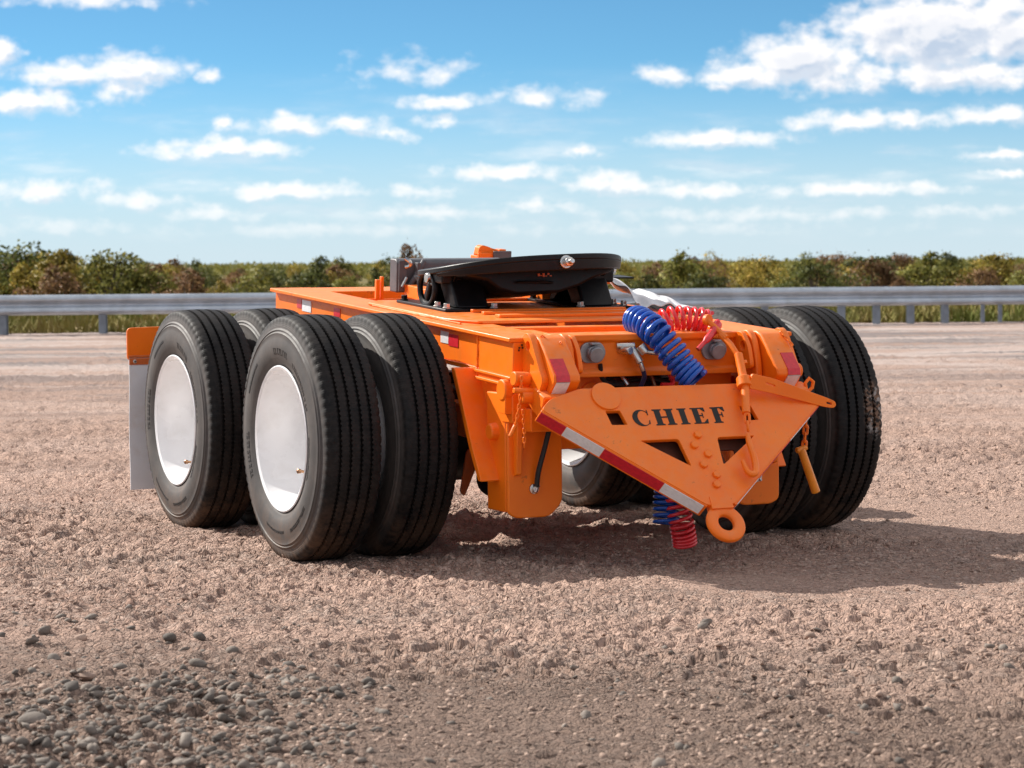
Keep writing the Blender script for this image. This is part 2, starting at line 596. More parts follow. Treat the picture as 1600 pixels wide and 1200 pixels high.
def chips(x, y, seed):
    """cellular steps: the nearest jittered cell gives a height and a slope"""
    xi, yi = np.floor(x).astype(np.int64), np.floor(y).astype(np.int64)
    best = np.full(x.shape, 9.0)
    out = np.zeros(x.shape)

    def h(a, b, q):
        k = (a * 374761393 + b * 668265263 + (seed + q) * 974634777) & 0xFFFFFFFF
        k = ((k ^ (k >> 13)) * 1274126177) & 0xFFFFFFFF
        return ((k ^ (k >> 16)) & 0xFFFF) / 65535.0
    for dx in (-1, 0, 1):
        for dy in (-1, 0, 1):
            a, b = xi + dx, yi + dy
            ex, ey = x - a - h(a, b, 1), y - b - h(a, b, 2)
            d = ex * ex + ey * ey
            v = h(a, b, 3) - .5 + (h(a, b, 4) - .5) * ex * 1.6 + (h(a, b, 5) - .5) * ey * 1.6 - d * .5
            k = d < best
            out = np.where(k, v, out)
            best = np.where(k, d, best)
    return out


def ground_h(xc, zc):
    """relief of the yard, in metres; xc to the right of, zc away from the viewpoint"""
    n = lambda s, k, sx=1.0: vnoise(xc * s * sx + 100, zc * s + 100, k) - .5
    rough = np.clip((vnoise(xc * .9 + 50, zc * .7 + 50, 3) - .25) * 1.8, .15, 1.0)
    fade = np.clip((60 - zc) / 40, 0.15, 1)
    h = 0.030 * n(.55, 1) + 0.022 * n(1.7, 2)
    h = h + rough * (0.022 * n(6, 4) + 0.024 * n(15, 5) + 0.017 * n(31, 6, .8) + 0.008 * n(60, 16))
    # sharp crests of chipped stone
    r1 = 1 - np.abs(2 * vnoise(xc * 22 + 9, zc * 22 + 5, 8) - 1)
    r2 = 1 - np.abs(2 * vnoise(xc * 11 + 3, zc * 13 + 8, 18) - 1)
    h = h + rough * (0.013 * r1 ** 2 + 0.012 * r2 ** 3)
    # flat chips of stone bedded in the dirt, each at its own height and tilt
    for sc_, amp, sd_ in ((13, .024, 41), (27, .020, 43), (52, .009, 47)):
        h = h + np.clip(vnoise(xc * .8 + 20, zc * 1.3 + 20, sd_) * 2.4 - .65, .10, 1) * amp * chips(xc * sc_ + 500, zc * sc_ + 500, sd_)
    # ruts of old wheel tracks running across the yard
    h = h + 0.045 * np.sin(zc * 2.3 + 1.5 * vnoise(xc * .25, zc * .3, 9) * 3) * np.clip((zc - 13) / 5, 0, 1) * vnoise(xc * .2 + 7, zc * .6, 12)
    return h * fade


# ------------------------------------------------------------------ ground
def ground_material():
    m = bpy.data.materials.new('stony_dirt')
    m.use_nodes = True
    t = NT(m.node_tree)
    b = m.node_tree.nodes['Principled BSDF']
    tc = t.n('ShaderNodeTexCoord').outputs['Object']
    # yard axes: along the road (a) and away from it (z)
    a = t.v('DOT_PRODUCT', tc, (CP, -SP, 0))
    z = t.m('ADD', t.v('DOT_PRODUCT', tc, (SP, CP, 0)), Z0)
    cb = t.n('ShaderNodeCombineXYZ')
    t.put(cb.inputs[0], a)
    t.put(cb.inputs[1], z)
    Y = cb.outputs[0]
    st = t.noise(t.v('MULTIPLY', Y, (0.10, 0.75, 1)), 1.0, 6, 0.62)
    pat = t.noise(Y, 0.8, 6, 0.6)
    fine = t.noise(Y, 26, 6, 0.7)
    Yw = t.v('ADD', Y, t.v('MULTIPLY', t.noise(Y, 16, 3, .6, out='Color'), (.05, .05, 0)))
    c = t.mix(t.sm(pat, .3, .7), (0.452, 0.290, 0.224), (0.557, 0.380, 0.299))
    c = t.mix(t.m('MULTIPLY', t.sm(fine, .35, .75), .5), c, (0.284, 0.205, 0.169))
    chipz = t.sm(t.noise(Y, 1.1, 5, .62), .38, .62)
    track = t.noise(t.v('ADD', t.v('SCALE', t.m('ADD', t.m('MULTIPLY', a, -.45), z)) if False else t.v('MULTIPLY', Y, (.22, 1.0, 1)), (0, 0, 0)), 1.15, 5, .6)
    cells = []
    for sc_, am in ((34, .55), (70, .4)):
        vo = t.n('ShaderNodeTexVoronoi')
        t.put(vo.inputs['Vector'], Yw)
        vo.inputs['Scale'].default_value = sc_
        rnd = t.n('ShaderNodeSeparateColor')
        t.put(rnd.inputs[0], vo.outputs['Color'])
        c = t.mix(t.m('MULTIPLY', t.sm(rnd.outputs[0], .62, .95), am), c, (0.588, 0.450, 0.378))
        c = t.mix(t.m('MULTIPLY', t.m('MULTIPLY', t.sm(rnd.outputs[1], .72, .95), am), t.m('MULTIPLY_ADD', chipz, .75, .25)), c, (0.179, 0.138, 0.120))
        ed = t.n('ShaderNodeTexVoronoi', feature='DISTANCE_TO_EDGE')
        t.put(ed.inputs['Vector'], Yw)
        ed.inputs['Scale'].default_value = sc_
        cells.append((t.sm(ed.outputs['Distance'], 0.0, .16), rnd.outputs[2]))
        c = t.mix(t.m('MULTIPLY', t.m('MULTIPLY', t.sm(ed.outputs['Distance'], .07, .0), .35), t.m('MULTIPLY_ADD', chipz, .8, .2)), c, (0.137, 0.100, 0.085))
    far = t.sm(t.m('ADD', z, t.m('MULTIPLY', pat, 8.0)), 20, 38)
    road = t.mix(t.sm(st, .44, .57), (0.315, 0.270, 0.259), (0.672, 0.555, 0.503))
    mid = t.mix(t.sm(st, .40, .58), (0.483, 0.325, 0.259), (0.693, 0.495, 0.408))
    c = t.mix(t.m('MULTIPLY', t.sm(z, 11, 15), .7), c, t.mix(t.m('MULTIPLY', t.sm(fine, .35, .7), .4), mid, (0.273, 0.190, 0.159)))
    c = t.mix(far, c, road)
    # darker, browner ground colour over the near part of the yard
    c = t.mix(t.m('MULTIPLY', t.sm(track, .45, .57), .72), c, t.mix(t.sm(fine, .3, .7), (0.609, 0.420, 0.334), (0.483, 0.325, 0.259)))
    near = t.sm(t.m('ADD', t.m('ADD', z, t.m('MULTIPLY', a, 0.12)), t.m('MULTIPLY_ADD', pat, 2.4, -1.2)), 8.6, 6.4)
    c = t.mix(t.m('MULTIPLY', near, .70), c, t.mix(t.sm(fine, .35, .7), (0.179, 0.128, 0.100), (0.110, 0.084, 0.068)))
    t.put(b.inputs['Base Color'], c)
    b.inputs['Roughness'].default_value = 0.92
    b.inputs['Specular IOR Level'].default_value = 0.2
    bn = t.n('ShaderNodeBump')
    bn.inputs['Strength'].default_value = 1.0
    bn.inputs['Distance'].default_value = 0.013
    hh = t.m('ADD', t.noise(Y, 34, 6, .72), t.m('MULTIPLY', t.noise(Y, 9, 3, .6), .8))
    for (e_, r_), k_ in zip(cells, (1.1, .6)):
        hh = t.m('ADD', hh, t.m('MULTIPLY', t.m('MULTIPLY', e_, t.m('MULTIPLY_ADD', r_, .9, .2)), k_))
    t.put(bn.inputs['Height'], hh)
    t.put(b.inputs['Normal'], bn.outputs[0])
    return m


def build_ground():
    zs = [4.6]
    while zs[-1] < 1600:
        z = zs[-1]
        zs.append(z * (1.0014 if z < 12.5 else 1.0028 if z < 30 else 1.01 if z < 70 else 1.1))
    us = list(np.arange(-0.30, 0.3001, 0.00135))
    us = [-9, -4, -2, -1.2, -.8, -.6, -.5, -.42, -.36, -.33] + us + [.33, .36, .42, .5, .6, .8, 1.2, 2, 4, 9]
    Z, U = np.meshgrid(np.array(zs), np.array(us), indexing='ij')
    X = U * Z
    Hh = ground_h(X, Z)
    xw = (X - X0) * CP + (Z - Z0) * SP
    yw = -(X - X0) * SP + (Z - Z0) * CP
    # trodden flat where the wheels stand
    for wx in (-1.05, 1.05):
        for wy in (0, 1.43):
            k = np.exp(-(((xw - wx) / .42) ** 4 + ((yw - wy) / .28) ** 4))
            Hh = Hh * (1 - .8 * k)
    nz, nu = Z.shape
    co = np.stack([xw, yw, Hh], -1).reshape(-1, 3)
    idx = np.arange(nz * nu).reshape(nz, nu)
    q = np.stack([idx[:-1, :-1], idx[:-1, 1:], idx[1:, 1:], idx[1:, :-1]], -1).reshape(-1, 4)
    me = bpy.data.meshes.new('ground')
    me.vertices.add(len(co))
    me.vertices.foreach_set('co', co.ravel())
    me.loops.add(q.size)
    me.loops.foreach_set('vertex_index', q.ravel().astype(np.int32))
    me.polygons.add(len(q))
    me.polygons.foreach_set('loop_start', np.arange(0, q.size, 4, dtype=np.int32))
    me.update(calc_edges=True)
    me.materials.append(GROUND)
    me.polygons.foreach_set('use_smooth', [True] * len(me.polygons))
    o = bpy.data.objects.new('ground', me)
    COL.objects.link(o)
    o['kind'] = 'structure'
    # the yard goes on round and behind the viewpoint, a little lower
    w = MB()
    P = [g(-900, -900, -.05), g(900, -900, -.05), g(900, 1700, -.05), g(-900, 1700, -.05)]
    w.add(P, [(0, 1, 2, 3)])
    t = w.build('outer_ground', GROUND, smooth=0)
    t['kind'] = 'structure'


GROUND = ground_material()
build_ground()


def rail_z(xc):
    """distance of the guardrail from the viewpoint for a place xc metres to the right"""
    return 43.4 + 3.2 * (1 / (1 + math.exp(-xc / 3.5))) + 0.02 * xc


# ------------------------------------------------------------------ grass verge beyond the rail
def grass_mat(name, a, b_):
    m = bpy.data.materials.new(name)
    m.use_nodes = True
    t = NT(m.node_tree)
    b = m.node_tree.nodes['Principled BSDF']
    tc = t.n('ShaderNodeTexCoord').outputs['Object']
    n1 = t.noise(tc, 0.35, 5, .6)
    n2 = t.noise(tc, 2.2, 4, .6)
    c = t.mix(t.sm(n1, .4, .6), a, b_)
    c = t.mix(t.m('MULTIPLY', t.sm(n2, .45, .7), .6), c, (0.20, 0.13, 0.06))
    t.put(b.inputs['Base Color'], c)
    b.inputs['Roughness'].default_value = 0.8
    b.inputs['Specular IOR Level'].default_value = 0.15
    return m


GRASS = grass_mat('dry_green_grass', (0.13, 0.15, 0.03), (0.24, 0.20, 0.06))
SOIL = grass_mat('grassy_soil', (0.12, 0.12, 0.035), (0.22, 0.17, 0.07))


def build_verge():
    mb = MB()
    xs = [-400, -150, -60, -30] + [x * 1.0 for x in range(-20, 21)] + [30, 60, 150, 400]
    rows = []
    for dz_, h in ((1.2, .01), (2.5, .05), (6, .08), (20, .15), (60, .3), (200, .5), (900, .5)):
        rows.append([g(x, rail_z(max(-25, min(25, x))) + dz_ + (rng.random() - .5) * (.5 if dz_ < 2 else 0), h) for x in xs])
    vs = [p for r in rows for p in r]
    n = len(xs)
    mb.add(vs, [(i * n + j, i * n + j + 1, (i + 1) * n + j + 1, (i + 1) * n + j) for i in range(len(rows) - 1) for j in range(n - 1)])
    o = mb.build('grass_field', SOIL, smooth=60)
    o['kind'] = 'structure'
    N = 26000
    xc = nrg.uniform(-22, 22, N)
    dzv = 1.0 + 26 * nrg.random(N) ** 1.8
    zc = np.array([rail_z(x) for x in xc]) + dzv
    hh = nrg.uniform(.10, .34, N) * (0.6 + .7 * vnoise(xc * .8 + 40, zc * .8, 5)) 
    ang = nrg.uniform(0, math.pi, N)
    bw = nrg.uniform(.015, .05, N)
    lean = nrg.normal(0, .10, (N, 2))
    bx, by = (xc - X0) * CP + (zc - Z0) * SP, -(xc - X0) * SP + (zc - Z0) * CP
    base = np.interp(dzv, [1, 2.5, 6, 20, 60], [.0, .05, .08, .15, .3])
    v0 = np.stack([bx - bw * np.cos(ang), by - bw * np.sin(ang), base - .02], -1)
    v1 = np.stack([bx + bw * np.cos(ang), by + bw * np.sin(ang), base - .02], -1)
    v2 = np.stack([bx + lean[:, 0], by + lean[:, 1], base + hh], -1)
    co = np.stack([v0, v1, v2], 1).reshape(-1, 3)
    me = bpy.data.meshes.new('grass')
    me.vertices.add(3 * N)
    me.vertices.foreach_set('co', co.ravel())
    me.loops.add(3 * N)
    me.loops.foreach_set('vertex_index', np.arange(3 * N, dtype=np.int32))
    me.polygons.add(N)
    me.polygons.foreach_set('loop_start', np.arange(0, 3 * N, 3, dtype=np.int32))
    me.update(calc_edges=True)
    me.materials.append(GRASS)
    o = bpy.data.objects.new('grass', me)
    COL.objects.link(o)
    o['kind'] = 'stuff'


build_verge()


# ------------------------------------------------------------------ guardrail
def build_guardrail():
    root = empty('guardrail', g(-2, rail_z(-2)))
    loc = Vector(root.location)
    tag(root, 'long galvanised W-beam guardrail on short posts behind the yard', 'guardrail')
    # W-beam section: (depth towards the yard, height above ground)
    sec = [(.00, .355), (.012, .358), (.085, .390), (.098, .425), (.088, .465), (.02, .505), (.010, .532), (.02, .555), (.088, .600), (.098, .645), (.085, .680), (.012, .712), (.0, .715)]
    X = []
    x = -16.5
    while x < 16.6:
        X.append(x)
        x += .5
    # rail pieces of about four metres, lapped and bolted
    k0 = 0
    cuts = [0, 7, 15, 24, 33, 41, 50, 58, len(X) - 1]
    for ca_, cb_ in zip(cuts, cuts[1:]):
        mb = MB()
        vs, fs = [], []
        xs = X[ca_:cb_ + 1]
        off = 0.006 if (k0 % 2) else 0.0
        k0 += 1
        if k0 > 1:
            xs = [xs[0] - .16] + xs
        m = len(sec)
        for xx in xs:
            for d, h in sec:
                vs.append(g(xx, rail_z(xx) - d - off, h) - loc)
            for d, h in reversed(sec):
                vs.append(g(xx, rail_z(xx) - d - off + .005, h) - loc)
        mm = 2 * m
        for i in range(len(xs) - 1):
            for j in range(mm):
                l = (j + 1) % mm
                fs.append((i * mm + j, i * mm + l, (i + 1) * mm + l, (i + 1) * mm + j))
        mb.add(vs, fs)
        mb.build('rail', STEEL, root, smooth=50)
        xj = X[cb_]
        for dx in (-.14, -.05, .05):
            for h in (.47, .60):
                bl = MB()
                bl.disc(g(xj + dx, rail_z(xj) - .055, h) - loc, (-SP, -CP, 0), .016, .02, 8)
                bl.build('bolt', STEEL, root)
    px = [-14.3, -12.6, -10.8, -9.08, -7.33, -5.6, -3.7, -2.0, -.3, 1.4, 3.1, 4.8, 5.6, 6.28, 6.96, 7.62, 8.29, 9.02, 9.36, 10.4, 11.1, 11.8, 13, 14.5]
    for i, x in enumerate(px):
        thin = 8.8 < x < 10.0
        w, d = (.03, .05) if thin else (.065, .08)
        mb = MB(lambda a, b, c: g(x + a, rail_z(x) + b, c) - loc)
        # an I-section post with a spacer block
        mb.box(-w, w, .02, .035, -.2, .70 if not thin else .5)
        mb.box(-.01, .01, .035, .02 + d * 2, -.2, .68 if not thin else .5)
        mb.box(-w, w, .02 + d * 2, .035 + d * 2, -.2, .70 if not thin else .5)
        mb.build('post', POST, root, 0.003)


build_guardrail()


# ------------------------------------------------------------------ shrubs and treeline
def leaf_mat(name, c1, c2, c3):
    m = bpy.data.materials.new(name)
    m.use_nodes = True
    t = NT(m.node_tree)
    b = m.node_tree.nodes['Principled BSDF']
    tc = t.n('ShaderNodeTexCoord').outputs['Object']
    oi = t.n('ShaderNodeObjectInfo').outputs['Random']
    n1 = t.noise(t.v('ADD', tc, (3, 1, 2)), 1.5, 4, .6)
    n2 = t.noise(tc, 9.0, 3, .6)
    c = t.mix(t.sm(n1, .38, .62), c1, c2)
    c = t.mix(t.m('MULTIPLY', t.sm(n2, .48, .66), .8), c, c3)
    k = t.m('MULTIPLY_ADD', oi, .5, .75)
    c = t.v('SCALE', c)
    nd = c.node
    t.put(nd.inputs['Scale'], k)
    t.put(b.inputs['Base Color'], c)
    b.inputs['Roughness'].default_value = 0.6
    b.inputs['Specular IOR Level'].default_value = 0.25
    tr = t.n('ShaderNodeBsdfTranslucent')
    t.put(tr.inputs[0], c)
    mx = t.n('ShaderNodeMixShader')
    mx.inputs[0].default_value = .30
    t.t.links.new(b.outputs[0], mx.inputs[1])
    t.t.links.new(tr.outputs[0], mx.inputs[2])
    t.t.links.new(mx.outputs[0], t.t.nodes['Material Output'].inputs[0])
    return m


LEAF = {
    'olive green': leaf_mat('olive_leaves', (0.144, 0.163, 0.036), (0.244, 0.238, 0.055), (0.377, 0.287, 0.064)),
    'dark green': leaf_mat('dark_leaves', (0.071, 0.087, 0.029), (0.122, 0.144, 0.040), (0.222, 0.210, 0.055)),
    'yellow green': leaf_mat('yellow_leaves', (0.289, 0.258, 0.046), (0.444, 0.335, 0.064), (0.533, 0.306, 0.073)),
    'russet brown': leaf_mat('russet_leaves', (0.237, 0.127, 0.064), (0.346, 0.191, 0.100), (0.273, 0.200, 0.073)),
}
BARK = mat('grey_bark', (0.11, 0.085, 0.065), 0.9, 0, 0, 0.3, 6)


def crown_mesh(seed, nclump, nleaf, w, h, leaf):
    """leaf-sized faces gathered in uneven clumps on a broad, ragged crown"""
    r = np.random.default_rng(seed)
    cl = []
    for _ in range(nclump):
        a = r.uniform(0, 2 * math.pi)
        q = r.uniform(0, 1) ** .6
        zz = r.uniform(.10, 1) ** .85
        prof = (1 - abs(zz - .42) * 1.15)
        cl.append((w / 2 * q * prof * math.cos(a), w / 2 * q * prof * math.sin(a), h * zz * (1 - .25 * q * r.random()), r.uniform(.13, .22) * w * (.5 + .5 * prof)))
    cl = np.array(cl)
    pick = r.integers(0, nclump, nleaf)
    d = r.normal(size=(nleaf, 3))
    d /= np.linalg.norm(d, axis=1)[:, None]
    rad = cl[pick, 3] * r.uniform(.55, 1.08, nleaf)
    c = cl[pick, :3] + d * rad[:, None] * np.array([1, 1, .8])
    # some sprigs stand up out of the crown
    k = r.random(nleaf) < .06
    c[k, 2] += r.uniform(0, .16, k.sum()) * h
    c[:, 2] = np.maximum(c[:, 2] * h / np.percentile(c[:, 2], 99.3), .02)
    c[:, :2] *= w / 2 / np.percentile(np.abs(c[:, :2]), 99)
    t1 = r.normal(size=(nleaf, 3)); t1 /= np.linalg.norm(t1, axis=1)[:, None]
    t2 = np.cross(t1, r.normal(size=(nleaf, 3))); t2 /= np.linalg.norm(t2, axis=1)[:, None]
    s = leaf * r.uniform(.6, 1.4, nleaf)[:, None]
    co = np.stack([c - t1 * s, c + t2 * s * .55, c + t1 * s, c - t2 * s * .55], 1).reshape(-1, 3)
    me = bpy.data.meshes.new('crown')
    me.vertices.add(4 * nleaf)
    me.vertices.foreach_set('co', co.ravel())
    me.loops.add(4 * nleaf)
    me.loops.foreach_set('vertex_index', np.arange(4 * nleaf, dtype=np.int32))
    me.polygons.add(nleaf)
    me.polygons.foreach_set('loop_start', np.arange(0, 4 * nleaf, 4, dtype=np.int32))
    me.update(calc_edges=True)
    cc_ = cl[pick, :3]
    nn = d * .75 + np.stack([c[:, 0] / w, c[:, 1] / w, (c[:, 2] - h * .45) / h], -1) * 1.0 + r.normal(0, .22, (nleaf, 3))
    nn /= np.linalg.norm(nn, axis=1)[:, None]
    me.polygons.foreach_set('use_smooth', [True] * nleaf)
    me.normals_split_custom_set_from_vertices(np.repeat(nn, 4, 0).tolist())
    stem = MB()
    stem.tube([(0, 0, -.1), (.02, .01, h * .2), (.03, -.02, h * .45)], [w * .035, w * .026, w * .012], 7)
    for i in range(6):
        tx, ty, tz = cl[i * 3 % nclump, :3]
        stem.tube([(.02, .01, h * .15), (tx * .5, ty * .5, tz * .6), (tx, ty, tz)], [w * .018, w * .012, w * .004], 5)
    sm_ = bpy.data.meshes.new('trunk')
    sm_.from_pydata([tuple(v) for v in stem.v], [], stem.f)
    sm_.materials.append(BARK)
    return me, sm_


CROWNS = [crown_mesh(100 + i, 13 + 3 * (i % 4), 2600, 2.5 + .35 * (i % 3), 1.75, .058) for i in range(9)]
for me, _ in CROWNS:
    me.materials.append(None)


def shrub(xc, zc, height, kind, label, group, width=1.0):
    me, st = CROWNS[rng.randrange(len(CROWNS))]
    root = empty('shrub', g(xc, zc, .1))
    s = height / 1.75
    root.scale = (s * width, s * width, s)
    root.rotation_euler = (0, 0, rng.uniform(0, 6.28))
    tag(root, label, 'shrub', group)
    for nm, m_ in (('crown', me), ('trunk', st)):
        o = bpy.data.objects.new(nm, m_)
        COL.objects.link(o)
        o.parent = root
        if nm == 'crown':
            o.material_slots[0].link = 'OBJECT'
            o.material_slots[0].material = LEAF[kind]
    return root


def at(px, zc):
    return (px - 800) / F_PX * zc


def htop(px, py, zc):
    """height whose top shows at a given elevation"""
    hor = 407.6 - (px - 800) * .0076
    return (hor - py) / F_PX * zc + CAM_H


# the shrubs that stand out along the line, then the rest by kind and place
named = [
    (20, 390, 62, 'dark green', 1.25, 'tall dark shrub at the far left end of the treeline'),
    (100, 400, 60, 'yellow green', 1.1, 'bright yellow green shrub near the left end above the guardrail'),
    (172, 402, 59, 'olive green', 1.05, 'rounded olive shrub above the mudflap and left rear wheel'),
    (240, 420, 64, 'russet brown', 1.2, 'reddish brown shrub just right of the rounded olive shrub'),
    (500, 408, 72, 'dark green', 1.0, 'dark bushy shrub above the rear corner of the orange frame'),
    (648, 391, 60, 'russet brown', .55, 'narrow russet-topped shrub sticking up behind the grey box'),
    (1060, 402, 62, 'olive green', 1.0, 'olive shrub standing tallest just right of the fifth wheel plate'),
    (1275, 410, 60, 'dark green', .9, 'dark shrub above the right front tyre, in front of the line'),
    (1190, 409, 68, 'yellow green', 1.1, 'yellow green shrub above the gap between the right front tyres'),
    (1365, 411, 63, 'russet brown', 1.0, 'rusty brown shrub right of the right front tyre, above the rail'),
    (1545, 406, 64, 'yellow green', 1.1, 'sunny yellow green shrub nearest the right edge above the rail'),
    (1450, 402, 66, 'olive green', 1.25, 'broad olive shrub rising above the line near the right edge'),
]
for px, py, zc, kind, w, lab in named:
    shrub(at(px, zc), zc, max(.8, htop(px, py, zc)), kind, lab, None, w)
kinds = list(LEAF)
spots = [(0, 'at the left end of the guardrail'), (130, 'above the mudflap'), (250, 'above the left rear wheel'), (380, 'above the left front wheel'), (520, 'above the rear of the frame'),
         (640, 'behind the grey box'), (790, 'behind the fifth wheel plate'), (960, 'just right of the fifth wheel plate'), (1090, 'above the coiled hoses'), (1220, 'above the right front wheels'),
         (1340, 'right of the right front tyre'), (1460, 'above the first bare posts on the right'), (1560, 'at the right end of the guardrail')]
seen_labels = {}
for layer, (zc0, zc1, n, dy) in enumerate(((57, 66, 26, 20), (70, 84, 34, 7), (92, 112, 36, 0))):
    for i in range(n):
        px = -60 + 1720 * (i + rng.uniform(.1, .9)) / n
        zc = rng.uniform(zc0, zc1)
        hor = 407.6 - (px - 800) * .0076
        top = np.interp(px, [-60, 60, 180, 240, 420, 620, 1000, 1100, 1300, 1450, 1600], [398, 404, 412, 420, 418, 416, 413, 411, 412, 409, 409]) + dy + rng.uniform(-13, 10)
        kind = rng.choices(kinds, (.30, .2, .24, .26) if px < 640 else (.36, .16, .32, .16))[0]
        where = min(spots, key=lambda q: abs(q[0] - px))[1]
        depth = ('low', 'middling', 'far')[layer]
        free = [k for k in kinds if f'{depth} {k} shrub {where}' not in seen_labels]
        if kind not in free and free:
            kind = rng.choice(free)
        lab = f'{depth} {kind} shrub {where}'
        seen_labels[lab] = 1
        shrub(at(px, zc), zc, max(.55, (hor - top) / F_PX * zc + CAM_H), kind, lab, 'shrubs along the treeline', rng.uniform(.85, 1.35))


def far_wood():
    N = 46000
    zc = nrg.uniform(115, 330, N)
    xc = nrg.uniform(-.26, .26, N) * zc
    top = .40 + .55 * vnoise(xc * .22 + 300, zc * .05, 21) + .45 * vnoise(xc * .7 + 300, zc * .2, 22)
    z = .1 + top * nrg.random(N) ** .6
    s = nrg.uniform(.07, .20, N)
    c = np.stack([(xc - X0) * CP + (zc - Z0) * SP, -(xc - X0) * SP + (zc - Z0) * CP, z], -1)
    t1 = nrg.normal(size=(N, 3)); t1 /= np.linalg.norm(t1, axis=1)[:, None]
    t2 = np.cross(t1, nrg.normal(size=(N, 3))); t2 /= np.linalg.norm(t2, axis=1)[:, None]
    s = s[:, None]
    co = np.stack([c - t1 * s, c + t2 * s, c + t1 * s], 1).reshape(-1, 3)
    me = bpy.data.meshes.new('distant_woods')
    me.vertices.add(3 * N)
    me.vertices.foreach_set('co', co.ravel())
    me.loops.add(3 * N)
    me.loops.foreach_set('vertex_index', np.arange(3 * N, dtype=np.int32))
    me.polygons.add(N)
    me.polygons.foreach_set('loop_start', np.arange(0, 3 * N, 3, dtype=np.int32))
    me.update(calc_edges=True)
    me.materials.append(LEAF['olive green'])
    o = bpy.data.objects.new('distant_woods', me)
    COL.objects.link(o)
    o['kind'] = 'stuff'


far_wood()

# ------------------------------------------------------------------ the dolly
DOLLY = empty('trailer_dolly')
tag(DOLLY, 'bright orange two-axle jeep dolly with eight wheels, black fifth wheel and drooping CHIEF drawbar', 'trailer dolly')

# --- wheels: turned about local x, outer face towards +x
NSEG = 320


def tyre_mesh():
    half = []   # (offset, radius, groove edge?, shoulder?)
    def rib(o0, o1, r0, r1):
        half.append((o0, r0, 1, 0)); half.append(((o0 + o1) / 2, (r0 + r1) / 2 + .0006, 0, 0)); half.append((o1, r1, -1, 0))
    def groove(o0, o1, r):
        half.append((o0 + .0015, r, 0, 0)); half.append((o1 - .0015, r, 0, 0))
    groove_d = .016
    half.append((0.0, .525, 0, 0)); half.append((.0165, .5248, -1, 0))
    groove(.0165, .0305, .525 - groove_d)
    rib(.0305, .0610, .5245, .5225)
    groove(.0610, .0750, .5225 - groove_d)
    half += [(.0750, .522, 1, 0), (.095, .5195, 0, 0), (.112, .515, 0, 1), (.1185, .508, 0, 2), (.1215, .498, 0, 2), (.1235, .487, 0, 1)]
    half += [(.1265, .472, 0, 0), (.1268, .468, 0, 0), (.1330, .463, 0, 0), (.1345, .459, 0, 0), (.1310, .456, 0, 0), (.1345, .450, 0, 0), (.1375, .447, 0, 0), (.1360, .442, 0, 0), (.140, .425, 0, 0), (.1435, .402, 0, 0), (.1442, .385, 0, 0),
             (.1425, .365, 0, 0), (.138, .345, 0, 0), (.1365, .342, 0, 0), (.131, .326, 0, 0), (.124, .312, 0, 0), (.112, .303, 0, 0)]
    prof = [(-o, r, -e, s) for o, r, e, s in reversed(half[1:])] + half
    n = NSEG
    m = len(prof)
    k = np.arange(n)
    th = 2 * np.pi * k / n
    co = np.zeros((m, n, 3))
    zig = np.where(k % 2 == 0, 1.0, -1.0)
    for i, (o, r, e, s) in enumerate(prof):
        oo = np.full(n, o) + e * 0.0036 * zig
        rr = np.full(n, r)
        if s:
            rr = rr - np.where(k % 4 == 0, .010 if s == 2 else .004, 0)
        co[i, :, 0] = oo
        co[i, :, 1] = rr * np.sin(th)
        co[i, :, 2] = rr * np.cos(th)
    idx = np.arange(m * n).reshape(m, n)
    q = np.stack([idx[:-1], np.roll(idx[:-1], -1, 1), np.roll(idx[1:], -1, 1), idx[1:]], -1).reshape(-1, 4)
    mb = MB()
    mb.v = [tuple(p) for p in co.reshape(-1, 3)]
    mb.f = [tuple(int(a) for a in f) for f in q]
    return mb


def marking_mesh():
    """worn raised marking on the outer sidewall: rows of upright bars with short feet, too worn to read"""
    mb = MB()
    r_ = random.Random(5)

    def blk(a, w, r0, r1):
        p = []
        for lift in (-.004, .0016):
            for ra, an in ((r0, a), (r1, a), (r1, a + w), (r0, a + w)):
                off = np.interp(ra, [.345, .365, .385, .402, .425], [.138, .1425, .1442, .1435, .140])
                p.append((off + lift, ra * math.sin(an), ra * math.cos(an)))
        mb.add(p, [(0, 1, 2, 3), (4, 5, 6, 7), (0, 1, 5, 4), (1, 2, 6, 5), (2, 3, 7, 6), (3, 0, 4, 7)])
    for a0, a1, rr_, h_, big in ((-.10, .34, .372, .026, 1), (.52, 1.18, .366, .020, 1), (1.5, 2.0, .362, .010, 0), (2.3, 2.8, .40, .012, 0), (3.0, 3.5, .395, .010, 0), (4.2, 4.75, .372, .022, 1), (5.2, 5.6, .39, .010, 0)):
        a = a0
        while a < a1:
            w = .018 if big else .009
            blk(a, w, rr_ - h_ / 2, rr_ + h_ / 2)
            k = r_.randrange(3)
            if k != 1:
                blk(a - .008, w + .02, rr_ + h_ / 2 - .004, rr_ + h_ / 2 + .0005)
            if k != 0:
                blk(a - .008, w + .024, rr_ - h_ / 2 - .0005, rr_ - h_ / 2 + .004)
            a += w + (r_.uniform(.028, .05) if big else r_.uniform(.012, .022))
    return mb


k_proto = marking_mesh().build('sidewall_marking', INKR, smooth=0)
t_proto = tyre_mesh().build('tyre', TYRE, smooth=38)
rimb = MB()
rimb.lathe([(-.122, .296), (-.126, .309), (-.131, .311), (-.134, .306), (-.128, .292), (-.10, .286), (-.03, .27), (.05, .262),
            (.12, .258), (.13, .20), (.12, .14), (.118, .085), (.118, .002)], (0, 0, 0), (-1, 0, 0), 96, caps=False)
rimb.v = [(x, y, z) for x, y, z in rimb.v]
w_proto = rimb.build('wheel', WHITE, smooth=40)
